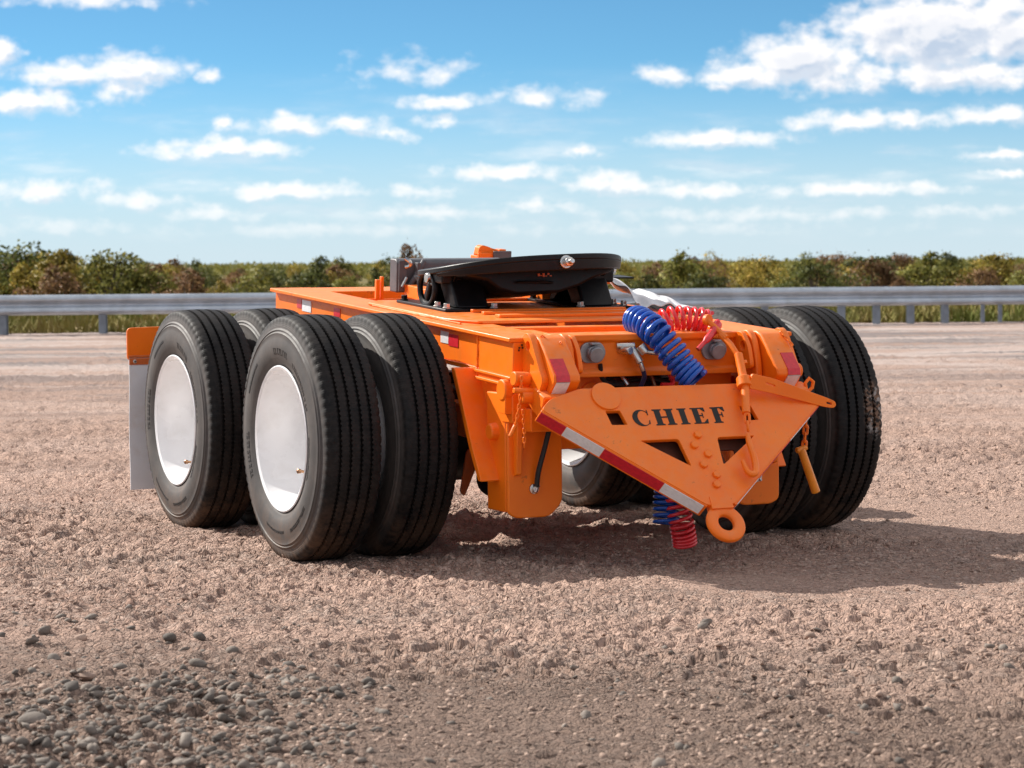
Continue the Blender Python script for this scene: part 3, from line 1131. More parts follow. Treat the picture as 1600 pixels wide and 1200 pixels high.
# the lathe runs along -x, so its flange at -0.13 lies on the outer, +x side
vs_ = MB()
vs_.tube(spline([(.075, .0, 0), (.105, .0, .0), (.135, -.006, .002)], 8), .006, 8)
vs_.lathe([(0, .010), (.012, .010), (.016, .006)], (.135, -.006, .002), (1, -.05, 0), 10)
v_proto = vs_.build('valve_stem', BRASS, smooth=40)
hub = MB()
hub.lathe([(-.114, .002), (-.114, .10), (-.09, .10), (-.085, .085), (-.05, .08), (-.045, .05)], (0, 0, 0), (1, 0, 0), 32)
h_proto = hub.build('hub', GREY, smooth=40)
for o in (t_proto, w_proto, v_proto, h_proto, k_proto):
    COL.objects.unlink(o)


def wheel(x, y, outer_sign, spin, valve=None):
    w = w_proto.copy()
    COL.objects.link(w)
    w.parent = DOLLY
    w.location = (x, y, .515)
    w.rotation_euler = (spin, 0, 0) if outer_sign > 0 else (-spin, 0, math.pi)
    t = t_proto.copy(); COL.objects.link(t); t.parent = w
    h = h_proto.copy(); COL.objects.link(h); h.parent = w
    if abs(x) > 1:
        k = k_proto.copy(); COL.objects.link(k); k.parent = w
        k['kind'] = 'stuff'
    if valve is not None:
        v = v_proto.copy(); COL.objects.link(v); v.parent = w
        # local angle measured from the top, so that it ends up where it belongs once the wheel is turned
        v.location = (0, .268 * math.sin(valve), .268 * math.cos(valve))
        v.rotation_euler = (-valve, 0, 0)
    return w


XO, XI, AX = 1.226, 0.881, 1.43
for y, sp, va in ((0, .0, 2.05), (AX, .35, 2.0)):
    wheel(-XO, y, -1, sp, va)
    wheel(-XI, y, 1, sp + 1.0)
    wheel(XO, y, 1, sp + .6, 1.0)
    wheel(XI, y, -1, sp + 1.7)

# --- chassis frame of reference: nose-down by 3.8 degrees; u across, v back from the front beam, w up from the deck
ALF = .0664
CA, SA = math.cos(ALF), math.sin(ALF)


def L(u, v, w):
    return (u, -.81 + v * CA - w * SA, .947 + v * SA + w * CA)


def part(name, m=ORANGE, bevel=.004, fn=L, label=None, parent=None, **kw):
    class _P:
        def __enter__(s):
            s.b = MB(fn)
            return s.b
        def __exit__(s, *a):
            if a[0] is None:
                s.o = s.b.build(name, m, parent or DOLLY, bevel, label=label, **kw)
    return _P()


for s in (-1, 1):
    with part('frame_rail') as b:                       # I-section side member
        e, i = s * .65, s * .45
        b.box(*sorted((s * .672, i)), -.004, 2.78, -.018, 0)
        b.box(min(e * .985, e * .95), max(e * .985, e * .95), .02, 2.78, -.155, -.018)
        b.box(min(e, s * .52), max(e, s * .52), .02, 2.78, -.172, -.155)
    with part('rail_end_panel') as b:                   # boxed front corner
        b.box(*sorted((s * .653, s * .46)), -.002, .33, -.20, -.0182)
    with part('inner_flange') as b:
        b.box(*sorted((s * .46, s * .44)), .55, 2.5, -.15, -.002)
with part('front_beam') as b:
    b.prism([(-.004, .006), (.12, .006), (.12, -.012), (.022, -.022), (.022, -.135), (.012, -.15), (.012, -.162), (.12, -.162), (.12, -.17), (-.004, -.17), (-.004, -.15), (.010, -.135), (.010, -.028), (-.004, -.018)], 'x', -.459, .459)
with part('front_beam_web') as b:
    b.box(-.459, .459, .03, .115, -.15, -.02)
with part('rear_crossmember') as b:
    b.box(-.449, .449, 2.52, 2.78, -.15, -.001)
for v0, v1, w0 in ((2.04, 2.16, -.012), (1.86, 1.93, -.03), (.46, .52, -.004)):
    with part('crossmember') as b:
        b.box(-.438, .438, v0, v1, -.13, w0)
with part('deck_plate', bevel=.006) as b:               # slightly raised plate under the fifth wheel
    b.prism([(-.52, .62), (.52, .62), (.60, .80), (.60, 1.66), (.5, 1.78), (-.5, 1.78), (-.60, 1.66), (-.60, .80)], 'z', .001, .014)
for v0, v1 in ((.74, .79), (.90, .93), (1.02, 1.045), (1.60, 1.64)):
    with part('deck_rib', bevel=.003) as b:
        b.box(-.36, .42, v0, v1, .0145, .028)
with part('coupler_ramp', bevel=.004) as b:
    b.prism([(-.16, 1.75), (.20, 1.75), (.16, 1.93), (-.12, 1.93)], 'z', .0145, .03)
for s in (-1, 1):
    with part('ramp_guide', bevel=.004) as b:
        b.prism([(s * .24, 1.52), (s * .34, 1.52), (s * .30, 1.93), (s * .24, 1.93)], 'z', .0145, .075)
with part('ledge') as b:
    b.box(-.438, .438, .125, .455, -.062, -.05)
# bracing seen through the front opening
with part('brace', bevel=.003) as b:
    b.box(-.40, -.34, .13, .45, -.05, -.012)
with part('brace', bevel=.003) as b:
    b.box(.30, .36, .13, .45, -.05, -.012)

# lower front plate with an opening for the air lines, and the beams below
with part('lower_front_plate') as b:
    b.box(-.44, -.17, .10, .115, -.48, -.172)
    b.box(.14, .44, .10, .115, -.48, -.172)
    b.box(-.17, .14, .10, .115, -.48, -.235)
with part('pipe_stub') as b:
    b.tube([(-.24, .09, -.25), (-.24, .14, -.25)], .05, 20)
for s in (-1, 1):
    with part('suspension_beam', ORANGE2) as b:
        b.box(*sorted((s * .63, s * .53)), .36, 2.6, -.47, -.34)
        b.box(*sorted((s * .645, s * .515)), .36, 2.6, -.34, -.325)
    for v in (1.46, 2.45):
        with part('hanger') as b:
            b.prism([(v - .14, -.17), (v + .14, -.17), (v + .06, -.46), (v - .06, -.46)], 'x', s * .55, s * .60)
    with part('side_gusset') as b:
        b.prism([(.40, -.165), (.0, -.205), (.0, -.56), (.10, -.60), (.20, -.46)], 'x', s * .60, s * .625)
    with part('gusset_flange') as b:
        b.prism(rounded([(.425, -.16), (.385, -.16), (.195, -.47), (.10, -.60), (.135, -.60), (.225, -.48)], .012), 'x', s * .54, s * .735)
    with part('pivot_boss', bevel=.003) as b:
        b.lathe([(0, .055), (.018, .055), (.022, .038), (.055, .034), (.06, .028)], (s * .625, .15, -.40), (s, 0, 0), 20)
    with part('lug', bevel=.002) as b:
        b.lathe([(0, .045), (.03, .045), (.035, .04)], (s * .653, .035, -.215), (s, 0, 0), 20)
        b.box(*sorted((s * .653, s * .683)), .0, .06, -.31, -.22)
    for w in (-.165, -.195):
        with part('weld_strip', bevel=.003) as b:
            b.box(*sorted((s * .6535, s * .665)), .0, .34, w - .006, w + .006)

# weld beads where plates meet
def weld(path, r=.0045, fn=L):
    P = spline([fn(*p) for p in path], max(12, 14 * (len(path) - 1)))
    P = [p + Vector((rng.uniform(-1, 1), rng.uniform(-1, 1), rng.uniform(-1, 1))) * .0009 for p in P]
    b = MB()
    b.tube(P, [r * rng.uniform(.75, 1.2) for _ in P], 6)
    b.build('weld_bead', ORANGE, DOLLY, smooth=60)


for s in (-1, 1):
    weld([(s * .655, .332, -.02), (s * .655, .332, -.11), (s * .655, .332, -.198)])
    weld([(s * .655, 0, -.202), (s * .655, .17, -.202), (s * .655, .33, -.202)])
    weld([(s * .628, .39, -.18), (s * .628, .30, -.32), (s * .628, .20, -.47)])
    weld([(s * .646, .36, -.156), (s * .646, 1.2, -.156), (s * .646, 2.7, -.156)])
    weld([(s * .602, .62, .004), (s * .602, 1.1, .004), (s * .602, 1.6, .004)])
    weld([(s * .463, -.004, -.02), (s * .463, -.004, -.09), (s * .463, -.004, -.17)])
weld([(-.45, .121, -.01), (0, .121, -.01), (.45, .121, -.01)])
weld([(-.50, .62, .004), (0, .62, .004), (.50, .62, .004)])
weld([(-.44, 2.04, -.006), (0, 2.04, -.006), (.44, 2.04, -.006)])

# --- landing legs: flat channel plates hanging under the front corners
for s in (-1, 1):
    def leg_fn(x, y, z):
        return (s * x, y, z)
    with part('leg', fn=leg_fn, bevel=.006) as b:
        b.prism(rounded([(.40, .62), (.65, .62), (.65, .225), (.61, .205), (.46, .205), (.40, .26)], .03), 'y', -.745, -.725)
        b.box(.625, .652, -.726, -.55, .23, .72)
        b.box(.40, .42, -.726, -.60, .30, .62)
    with part('leg_collar', fn=leg_fn, bevel=.005) as b:
        b.box(.395, .655, -.80, -.70, .60, .72)
        b.box(.45, .60, -.86, -.76, .565, .66)
    b = MB()
    b.tube(spline([(s * .475, -.80, .62), (s * .50, -.785, .50), (s * .525, -.775, .40), (s * .53, -.765, .335)], 20), .011, 8)
    b.build('hose', BLACKM, DOLLY)
    b = MB()
    b.lathe([(0, .021), (.012, .021), (.013, .012), (.025, .012)], (s * .535, -.745, .325), (0, -1, 0), 14)
    b.tube([(s * .52, -.765, .34), (s * .54, -.775, .31)], .007, 8)
    b.build('hose_fitting', ZINC, DOLLY)

# --- coupling ears either side of the front beam
EAR = [(-.79, .955), (-.86, .958), (-.90, .943), (-1.030, .80), (-1.035, .775), (-.945, .685), (-.79, .685)]
for s in (-1, 1):
    side = lambda a, b_, d: (s * .60 + d, a, b_)
    with part('coupling_ear', fn=None, bevel=.007) as b:
        b.prism(EAR, 'x', *sorted((s * .580, s * .462)))
    lab = None
    with part('ear_web', fn=None, bevel=.006) as b:
        # thick gusset with its lifting hole on the flank
        b.prism(rounded([(-.80, .955), (-.845, .965), (-.89, .93), (-.925, .82), (-.93, .70), (-.80, .70)], .03), 'x', *sorted((s * .455, s * .425)))
    plate2d([rounded([(-.80, .945), (-.845, .97), (-.885, .94), (-.95, .83), (-.985, .78), (-.93, .70), (-.81, .72)], .02), circ(-.855, .915, .021)],
            .030, lambda a, b_, d, s=s: (s * .5955 + d, a, b_), 'lifting_lug', ORANGE, DOLLY)
    plate2d([rounded([(-.80, .95), (-.85, .955), (-.90, .90), (-.93, .80), (-.80, .80)], .03), circ(-.86, .895, .022)],
            .02, lambda a, b_, d, s=s: (s * .405 + d, a, b_), 'lifting_lug', ORANGE, DOLLY)
    with part('ear_tube', fn=None, bevel=.004) as b:
        b.tube([(s * .61, -.86, .78), (s * .68, -.86, .785)], .030, 20)
    with part('ear_tube', fn=None, bevel=.004) as b:
        b.tube([(s * .61, -.90, .71), (s * .665, -.90, .712)], .026, 18)
    # reflective tape folded over the ridge of the ear
    nx0, nx1 = sorted((s * .572, s * .512))
    for m_, line in ((TAPER, ((-.972, .8638), (-1.030, .80), (-1.035, .776))), (TAPEW, ((-1.0335, .7735), (-.952, .692)))):
        b = MB()
        nrm_ = [Vector((0, -.74, .67)), Vector((0, -.95, .30)), Vector((0, -.98, -.2))] if m_ is TAPER else [Vector((0, -.7, -.7))] * 2
        P = []
        for d_ in (.0035, .0005):
            for (ya, za), nn in zip(line, nrm_):
                P += [(nx0, ya + nn.y * d_, za + nn.z * d_), (nx1, ya + nn.y * d_, za + nn.z * d_)]
        k = len(line)
        F = []
        for j in range(k - 1):
            F += [(2 * j, 2 * j + 1, 2 * j + 3, 2 * j + 2), (2 * (k + j), 2 * (k + j) + 2, 2 * (k + j) + 3, 2 * (k + j) + 1),
                  (2 * j, 2 * j + 2, 2 * (k + j) + 2, 2 * (k + j)), (2 * j + 1, 2 * (k + j) + 1, 2 * (k + j) + 3, 2 * j + 3)]
        b.add(P, F)
        b.build('reflective_tape', m_, DOLLY, smooth=20, label='deep red reflective tape on the coupling ear' if m_ is TAPER else 'white reflective tape on the coupling ear')

# weld beads and scribbled paint pen mark near the left ear
b = MB(L)
for k in range(9):
    a, c = rng.uniform(-.005, .03), rng.uniform(-.03, .005)
    b.box(-.628 + a, -.622 + a, -.0075, -.0045, -.035 + c, -.028 + c)
b.build('paint_pen_mark', INK, DOLLY)

# --- tape on the side rail
for v0, v1, m_, w0, w1 in ((.735, .655, TAPEW, -.035, -.085), (.65, .555, TAPER, -.04, -.092), (2.47, 2.41, TAPER, -.03, -.075), (2.40, 2.28, TAPEW, -.03, -.085), (1.98, 1.90, TAPER, -.035, -.075)):
    b = MB(L)
    b.box(-.6435, -.6402, v1, v0, w1, w0)
    b.build('reflective_tape', m_, DOLLY, label=('red' if m_ is TAPER else 'white') + ' reflective tape on the side rail')

# --- electrical sockets on the front beam
for s in (-1, 1):
    b = MB(L)
    v0 = .009
    hexo = rounded([(s * .29 + .062 * math.cos(a) * 1.05, -.068 + .055 * math.sin(a)) for a in [math.radians(q) for q in (0, 50, 130, 180, 230, 310)]], .02)
    b.prism(hexo, 'y', v0 - .014, v0)
    b.tube([(s * .29, v0 - .014, -.068), (s * .29, v0 - .034, -.068)], .031, 24)
    so_ = b.build('electrical_socket', SOCKET, DOLLY, .003)
    b = MB(L)
    b.tube([(s * .29 + .005, v0 - .0345, -.074), (s * .29 + .005, v0 - .044, -.076)], .033, 24)
    b.box(s * .29 - .02, s * .29 + .02, v0 - .043, v0 - .01, -.034, -.024)
    b.build('socket_cover', SOCKET, so_, .003)

# --- drawbar: triangular plate sloping down to the towing eye
D0 = Vector((0, -1.035, .72))
DD = Vector((0, -.588, -.809))
DN = Vector((0, -.809, .588))


def DB(x, t, n=0.0):
    return Vector((x, 0, 0)) + D0 + DD * t + DN * n


def db_fn(x, t, d):
    return DB(x, t, d - .011)


out = rounded([(-.46, -.03), (.46, -.03), (.605, .015), (.655, .06), (.063, .535), (-.063, .535), (-.655, .06), (-.605, .015)], .02)
sq = lambda s: rounded([(-.380, .076), (-.310, .077), (-.296, .149), (-.370, .147)] if s < 0 else [(.243, .077), (.302, .078), (.316, .150), (.252, .152)], .006)
tri = lambda s: rounded([(s * .272, .222), (s * .088, .222), (s * .072, .358)], .016)
plate2d([out, sq(-1), sq(1), tri(-1), tri(1)], .022, db_fn, 'drawbar', ORANGE, DOLLY)
drawbar = [o for o in DOLLY.children if o.name == 'drawbar'][0]
for s in (-1, 1):
    e0, e1 = Vector((s * .657, .062)), Vector((s * .064, .537))
    d = (e1 - e0).normalized()
    nrm = Vector((s * abs(d.y), abs(d.x)))
    b = MB()
    o0, o1 = e0 + nrm * .006, e1 + nrm * .006
    i0, i1 = e0 - nrm * .008, e1 - nrm * .008
    FD = .074
    top_ = [DB(i0.x, i0.y, -.004), DB(i1.x, i1.y, -.004), DB(o1.x, o1.y, -.004), DB(o0.x, o0.y, -.004)]
    b.add(top_ + [p - DN * FD for p in top_], [(0, 1, 2, 3), (4, 5, 6, 7), (0, 1, 5, 4), (1, 2, 6, 5), (2, 3, 7, 6), (3, 0, 4, 7)])
    b.build('edge_flange', ORANGE, drawbar, .003)
    for k, (ta, tb, m_) in enumerate(((.005, .155, TAPER), (.158, .385, TAPEW), (.388, .745, TAPER), (.748, .985, TAPEW))):
        b = MB()
        P = []
        for n_ in (.0085, .0065):
            for t_, w_ in ((ta, -.007), (tb, -.007), (tb, -.066), (ta, -.066)):
                c_ = e0 + (e1 - e0) * t_ + nrm * n_
                P.append(DB(c_.x, c_.y, w_))
        b.add(P, [(0, 1, 2, 3), (4, 5, 6, 7), (0, 1, 5, 4), (1, 2, 6, 5), (2, 3, 7, 6), (3, 0, 4, 7)])
        b.build('reflective_tape', m_, drawbar, label=('red' if m_ is TAPER else 'white') + ' reflective tape on the drawbar edge')
# the drawbar is a box: a second plate closes it behind
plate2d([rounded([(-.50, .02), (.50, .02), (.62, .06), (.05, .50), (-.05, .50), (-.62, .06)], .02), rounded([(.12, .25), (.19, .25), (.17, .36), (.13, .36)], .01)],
        .010, lambda x, t, d: DB(x, t, d - .062), 'back_plate', SHADE_BROWN, drawbar)  # painted dark so the cutouts look shaded
# back stiffener and upper hinge
b = MB()
b.add([DB(x, t, n_) for n_ in (-.025, -.075) for x, t in ((-.44, -.02), (.44, -.02), (.44, .01), (-.44, .01))],
      [(0, 1, 2, 3), (4, 5, 6, 7), (0, 1, 5, 4), (1, 2, 6, 5), (2, 3, 7, 6), (3, 0, 4, 7)])
b.build('drawbar_stiffener', ORANGE, drawbar, .004)
b = MB()
b.add([DB(x, t, n_) for n_ in (-.024, -.056) for x, t in ((-.03, .20), (.03, .20), (.03, .5), (-.03, .5))],
      [(0, 1, 2, 3), (4, 5, 6, 7), (0, 1, 5, 4), (1, 2, 6, 5), (2, 3, 7, 6), (3, 0, 4, 7)])
b.build('centre_rib', ORANGE, drawbar, .004)
for s in (-1, 1):
    b = MB()
    b.add([(s * x, y, z) for x in (.44, .62) for y, z in ((-1.02, .715), (-.93, .75), (-.85, .69), (-.98, .62))],
          [(0, 1, 2, 3), (4, 5, 6, 7), (0, 1, 5, 4), (1, 2, 6, 5), (2, 3, 7, 6), (3, 0, 4, 7)])
    b.build('hinge_block', ORANGE, drawbar, .006)
    pts = circ(s * .355, .012, .062, 32)
    if s < 0:
        plate2d([pts], .016, lambda x, t, d: DB(x, t, d + .001), 'hinge_lug', ORANGE, drawbar)
# bolts of the towing eye
for x, t in ((.002, .211), (-.030, .258), (.017, .303), (-.019, .350), (.023, .401), (.008, .446)):
    b = MB()
    b.lathe([(0, .019), (.010, .019), (.013, .016)], DB(x, t, -.001), DN, 6)
    b.build('bolt', ORANGE, drawbar, .002)
# towing eye: forged ring on a short neck
ring = MB()
cc = DB(0, .615, -.02)
R1, r1 = .059, .0255
vs, fs = [], []
nA, nB = 40, 16
for i in range(nA):
    a = 2 * math.pi * i / nA
    e = Vector((1, 0, 0)) * math.cos(a) + DD * math.sin(a)
    for j in range(nB):
        q = 2 * math.pi * j / nB
        vs.append(cc + e * (R1 + r1 * math.copysign(abs(math.cos(q)) ** .7, math.cos(q))) + DN * (r1 * .6 * math.copysign(abs(math.sin(q)) ** .7, math.sin(q))))
for i in range(nA):
    for j in range(nB):
        fs.append((i * nB + j, i * nB + (j + 1) % nB, ((i + 1) % nA) * nB + (j + 1) % nB, ((i + 1) % nA) * nB + j))
ring.add(vs, fs)
ring.add([DB(x, t, n_) for n_ in (.003, -.04) for x, t in ((-.045, .50), (.045, .50), (.05, .555), (-.05, .555))],
         [(0, 1, 2, 3), (4, 5, 6, 7), (0, 1, 5, 4), (1, 2, 6, 5), (2, 3, 7, 6), (3, 0, 4, 7)])
ring.build('towing_eye', ORANGE, drawbar, smooth=50)


# stencilled lettering: heavy stems, thin bars, serifs
def glyphs():
    S, W_, T, V = .0, .30, .075, .07            # stem width, thin bar, serif
    def stem(x0, w=.32):
        return [[(x0, .0), (x0 + w, .0), (x0 + w, 1), (x0, 1)]]
    def serif(x0, w, ex=.10):
        return [[(x0 - ex, .0), (x0 + w + ex, .0), (x0 + w + ex, .055), (x0 + w, .10), (x0, .10), (x0 - ex, .055)],
                [(x0 - ex, 1.0), (x0 + w + ex, 1.0), (x0 + w + ex, .945), (x0 + w, .90), (x0, .90), (x0 - ex, .945)]]
    H = stem(.08) + stem(.74) + serif(.08, .32) + serif(.74, .32) + [[(.36, .46), (.74, .46), (.74, .54), (.36, .54)]]
    I = stem(.10) + serif(.10, .32)
    Eb = stem(.10) + [[(0, 0), (.80, 0), (.80, .07), (0, .07)], [(0, .93), (.78, .93), (.78, 1), (0, 1)], [(.36, .47), (.58, .47), (.58, .54), (.36, .54)],
                      [(.80, 0), (.84, .27), (.78, .27), (.58, .07), (.58, 0)], [(.78, 1), (.80, .75), (.74, .75), (.56, .93), (.56, 1)], [(.58, .36), (.63, .36), (.63, .66), (.58, .66)]]
    Fb = stem(.10) + serif(.10, .32) + [[(0, .93), (.76, .93), (.76, 1), (0, 1)], [(.36, .47), (.56, .47), (.56, .54), (.36, .54)],
                                         [(.76, 1), (.78, .72), (.72, .72), (.54, .93), (.54, 1)], [(.56, .36), (.62, .36), (.62, .66), (.56, .66)]]
    C = []
    outr, inr = [], []
    for k in range(25):
        a = math.radians(42 + 276 * k / 24)
        outr.append((.52 + .50 * math.cos(a), .5 + .51 * math.sin(a)))
        inr.append((.63 + .32 * math.cos(a), .5 + .45 * math.sin(a)))
    C = [[outr[k], outr[k + 1], inr[k + 1], inr[k]] for k in range(24)]
    C += [[(.88, .98), (.93, .98), (.93, .66), (.88, .66)], [(.88, .30), (.93, .36), (.91, .12), (.84, .10)]]
    return {'C': (C, .98), 'H': (H, 1.12), 'I': (I, .50), 'E': (Eb, .86), 'F': (Fb, .80)}


GL = glyphs()
x = -.268
hgt = .076
for ch, gap in zip('CHIEF', (.020, .022, .021, .023, 0)):
    polys, adv = GL[ch]
    b = MB()
    for i, p in enumerate(polys):
        n = len(p)
        lift = .0012 + .00015 * (i % 9)
        sc_ = .082
        vs = [DB(x + px_ * sc_ - .012 * (1 - py_) * 0, .157 - py_ * hgt, lift) for px_, py_ in p]
        b.add(vs + [v - DN * .001 for v in vs], [tuple(range(n)), tuple(range(n, 2 * n))[::-1]] + [(k, (k + 1) % n, n + (k + 1) % n, n + k) for k in range(n)])
    b.build('letter', INK, drawbar, smooth=0)
    x += adv * .082 + gap

# --- fifth wheel
FW_T = math.radians(3.5)


def FP(x, y, z):
    """plate frame: origin at the pivot, tilted so the near edge stands higher"""
    z = z + .030 * x - .020 * abs(x / .46) ** 4
    return (x, .46 + y * math.cos(FW_T) + z * math.sin(FW_T), 1.252 - y * math.sin(FW_T) + z * math.cos(FW_T))


front = [(.46 * math.sin(a), -.445 * math.cos(a)) for a in [math.radians(q) for q in range(-84, 85, 6)]]
front = [(math.copysign(abs(px_ / .46) ** .92 * .46, px_), -.02 + py_ * (1 if abs(px_) < .44 else 1)) for px_, py_ in front]
outl = front + [(.465, .06), (.455, .14), (.38, .30), (.26, .44), (.20, .45), (.06, .20), (.04, .06), (0, .03), (-.04, .06), (-.06, .20), (-.20, .45), (-.26, .44), (-.38, .30), (-.455, .14), (-.465, .06)]
fw = MB(FP)
fw.prism(outl, 'z', -.018, .008)
fwo = fw.build('fifth_wheel', BLACK, DOLLY, .005, smooth=40)
b = MB(FP)                                         # rim skirt following the near edge, deepest in the middle
m = len(front)
vs, fs = [], []
for k, (px_, py_) in enumerate(front):
    t = abs(k - (m - 1) / 2) / ((m - 1) / 2)
    dep = -.064 + .030 * t ** 2
    inn = Vector((px_, py_ + .1)) * .955 - Vector((0, .1))
    vs += [(px_ * .998, py_ * .998, -.017), (inn.x, inn.y, -.017), (inn.x * .985, inn.y * .985, dep), (px_ * .985, py_ * .985, dep)]
for k in range(m - 1):
    for j in range(4):
        l = (j + 1) % 4
        fs.append((k * 4 + j, k * 4 + l, (k + 1) * 4 + l, (k + 1) * 4 + j))
fs += [(0, 1, 2, 3), ((m - 1) * 4, (m - 1) * 4 + 1, (m - 1) * 4 + 2, (m - 1) * 4 + 3)]
b.add(vs, fs)
b.build('plate_skirt', BLACK, fwo, .004, smooth=45)
b = MB(FP)                                         # lock housing and webs cast under the plate
b.prism([(-.40, -.018), (.40, -.018), (.36, -.06), (.26, -.095), (.18, -.13), (.08, -.155), (-.14, -.155), (-.22, -.13), (-.28, -.085), (-.38, -.055)], 'y', -.24, .30)
b.build('lock_housing', BLACK, fwo, .012, smooth=45)
for xx in (-.38, -.22, .22, .38):
    b = MB(FP)
    b.prism([(-.30 if abs(xx) < .3 else -.16, -.018), (.34, -.018), (.28, -.06), (-.22 if abs(xx) < .3 else -.1, -.075)], 'x', xx - .009, xx + .009)
    b.build('plate_web', BLACK, fwo, .003)
b = MB(FP)                                         # lock jaw parts that catch the light below
b.tube([(-.14, -.26, -.10), (.0, -.27, -.105), (.04, -.25, -.11)], .006, 8)
b.build('lock_rod', BLACK, fwo)
b = MB(FP)
for k in range(6):
    b.box(-.03 + .012 * k, -.020 + .012 * k, -.246, -.241, -.078 + .005 * math.sin(k * 2), -.071 + .006 * math.cos(k * 3))
b.build('lock_marking', ORANGE2, fwo)
b = MB(FP)                                         # adjuster bolt through the near edge
b.tube([(.0, -.455, -.028), (.0, -.475, -.028)], .030, 20)
b.build('washer', ZINC, fwo, .003)
b = MB(FP)
b.lathe([(-.47, .0), (-.47, .021), (-.492, .021), (-.495, .017), (-.496, .013), (-.512, .013), (-.516, .009)], (0, 0, 0), (0, 1, 0), 6)
b.v = [(vx + .012, vy, vz - .001) for vx, vy, vz in b.v]
bo = b
b2 = MB(lambda x_, y_, z_: FP(x_, y_, z_))
b2.lathe([(-.475, .021), (-.495, .021), (-.498, .016), (-.499, .012), (-.520, .012), (-.523, .009)], (.006, 0, -.028), (0, 1, 0), 12)
b2.build('adjuster_bolt', ZINC, fwo, .001)
for s in (-1, 1):
    b = MB(FP)
    b.tube([(s * .47, -.02, -.03), (s * .485, -.02, -.03)], .022, 14)
    b.build('pivot_pin', ZINC, fwo, .002)
for s in (-1, 1):
    base = MB(L)
    base.box(*sorted((s * .475, s * .20)), 1.06, 1.62, .0145, .028)
    bo_ = base.build('pedestal_base', BLACK, fwo, .004)
    ped = MB(L)
    # two splayed feet carrying a saddle, with an open cast ring at the outer end
    ped.prism([(1.10, .028), (1.22, .028), (1.295, .12), (1.29, .165), (1.19, .165), (1.16, .12)], 'x', *sorted((s * .40, s * .24)))
    ped.prism([(1.50, .028), (1.44, .028), (1.36, .10), (1.30, .165), (1.37, .165), (1.44, .12)], 'x', *sorted((s * .40, s * .26)))
    ped.box(*sorted((s * .44, s * .24)), 1.18, 1.38, .13, .185)
    ped.build('pedestal', BLACK, fwo, .010, seg=3)
    rg = MB(L)
    pth = [(s * .435, 1.35 + .085 * math.cos(a), .10 + .074 * math.sin(a)) for a in [2 * math.pi * k / 28 for k in range(28)]]
    rg.tube(pth, .014, 10, closed=True)
    rg.tube([(s * .435, 1.30, .16), (s * .435, 1.35, .05)], .010, 8)
    rg.tube([(s * .435, 1.27, .12), (s * .435, 1.38, .13)], .008, 8)
    rg.build('pedestal_ring', BLACK, fwo)
    for du, v in ((.45, 1.10), (.45, 1.58), (.22, 1.09), (.22, 1.58), (.45, 1.2)):
        bb = MB(L)
        bb.lathe([(.028, .02), (.034, .02), (.034, .016), (.05, .016), (.052, .013)], (s * du, v, 0), (0, 0, 1), 6)
        bb.build('pedestal_bolt', BLACK if v > 1.3 else ZINC, fwo, .001)

# --- grey locker and folded struts standing behind the fifth wheel
b = MB(L)
b.prism(rounded([(1.94, .0145 + .02), (2.03, .035), (2.03, .19), (2.02, .195), (1.96, .195), (1.94, .18)], .01), 'x', -.335, .24)
ck = b.build('slider_box', GREY, DOLLY, .006)
b = MB(L)
b.prism([(1.925, .04), (1.935, .04), (1.935, .19), (1.925, .19)], 'x', -.33, -.29)
b.prism([(1.90, .18), (1.935, .18), (1.935, .06), (1.915, .04)], 'x', -.245, -.225)
b.tube([L(0, 0, 0)] * 0 or [(-.20, 1.925, .19), (-.25, 1.915, .11), (-.29, 1.925, .045)], .013, 8)
b.build('strut', GREY, ck, .002)
b = MB(L)
b.tube(spline([(-.30, 1.92, .20), (-.285, 1.90, .185), (-.285, 1.905, .165), (-.30, 1.92, .16)], 12), .010, 8)
b.build('latch', ZINC, ck)
b = MB(L)
b.tube([(-.30, 1.905, .11), (-.325, 1.90, .065)], .007, 8)
b.build('latch', ZINC, ck)
b = MB(L)
b.box(-.425, -.405, 1.98, 2.0, .001, .095)
b.box(-.40, -.385, 1.98, 2.0, .001, .11)
b.build('box_bracket', ORANGE, DOLLY, .002)
b = MB(L)
b.box(.305, .46, 2.40, 2.48, .001, .18)
b.box(.305, .40, 2.385, 2.40, .001, .195)
b.prism(rounded([(.31, .181), (.43, .181), (.425, .21), (.39, .218), (.37, .226), (.34, .234), (.32, .225)], .008), 'y', 2.405, 2.46)
b.box(.432, .47, 2.405, 2.46, .181, .212)
vp = b.build('valve_post', ORANGE, DOLLY, .003)
b = MB(L)
b.box(.385, .485, 2.37, 2.384, .10, .205)
b.build('valve_box', GREY, vp, .003)
# black tread plate on a bracket right of the fifth wheel
b = MB(L)
b.box(.50, .80, 1.64, 1.80, .112, .120)
b.build('step_plate', BLACK, DOLLY, .002)
b = MB(L)
b.box(.56, .60, 1.70, 1.76, .001, .111)
b.box(.54, .70, 1.66, 1.69, .085, .111)
b.box(.52, .56, 1.52, 1.56, .001, .11)
b.build('step_bracket', ORANGE, DOLLY, .003)

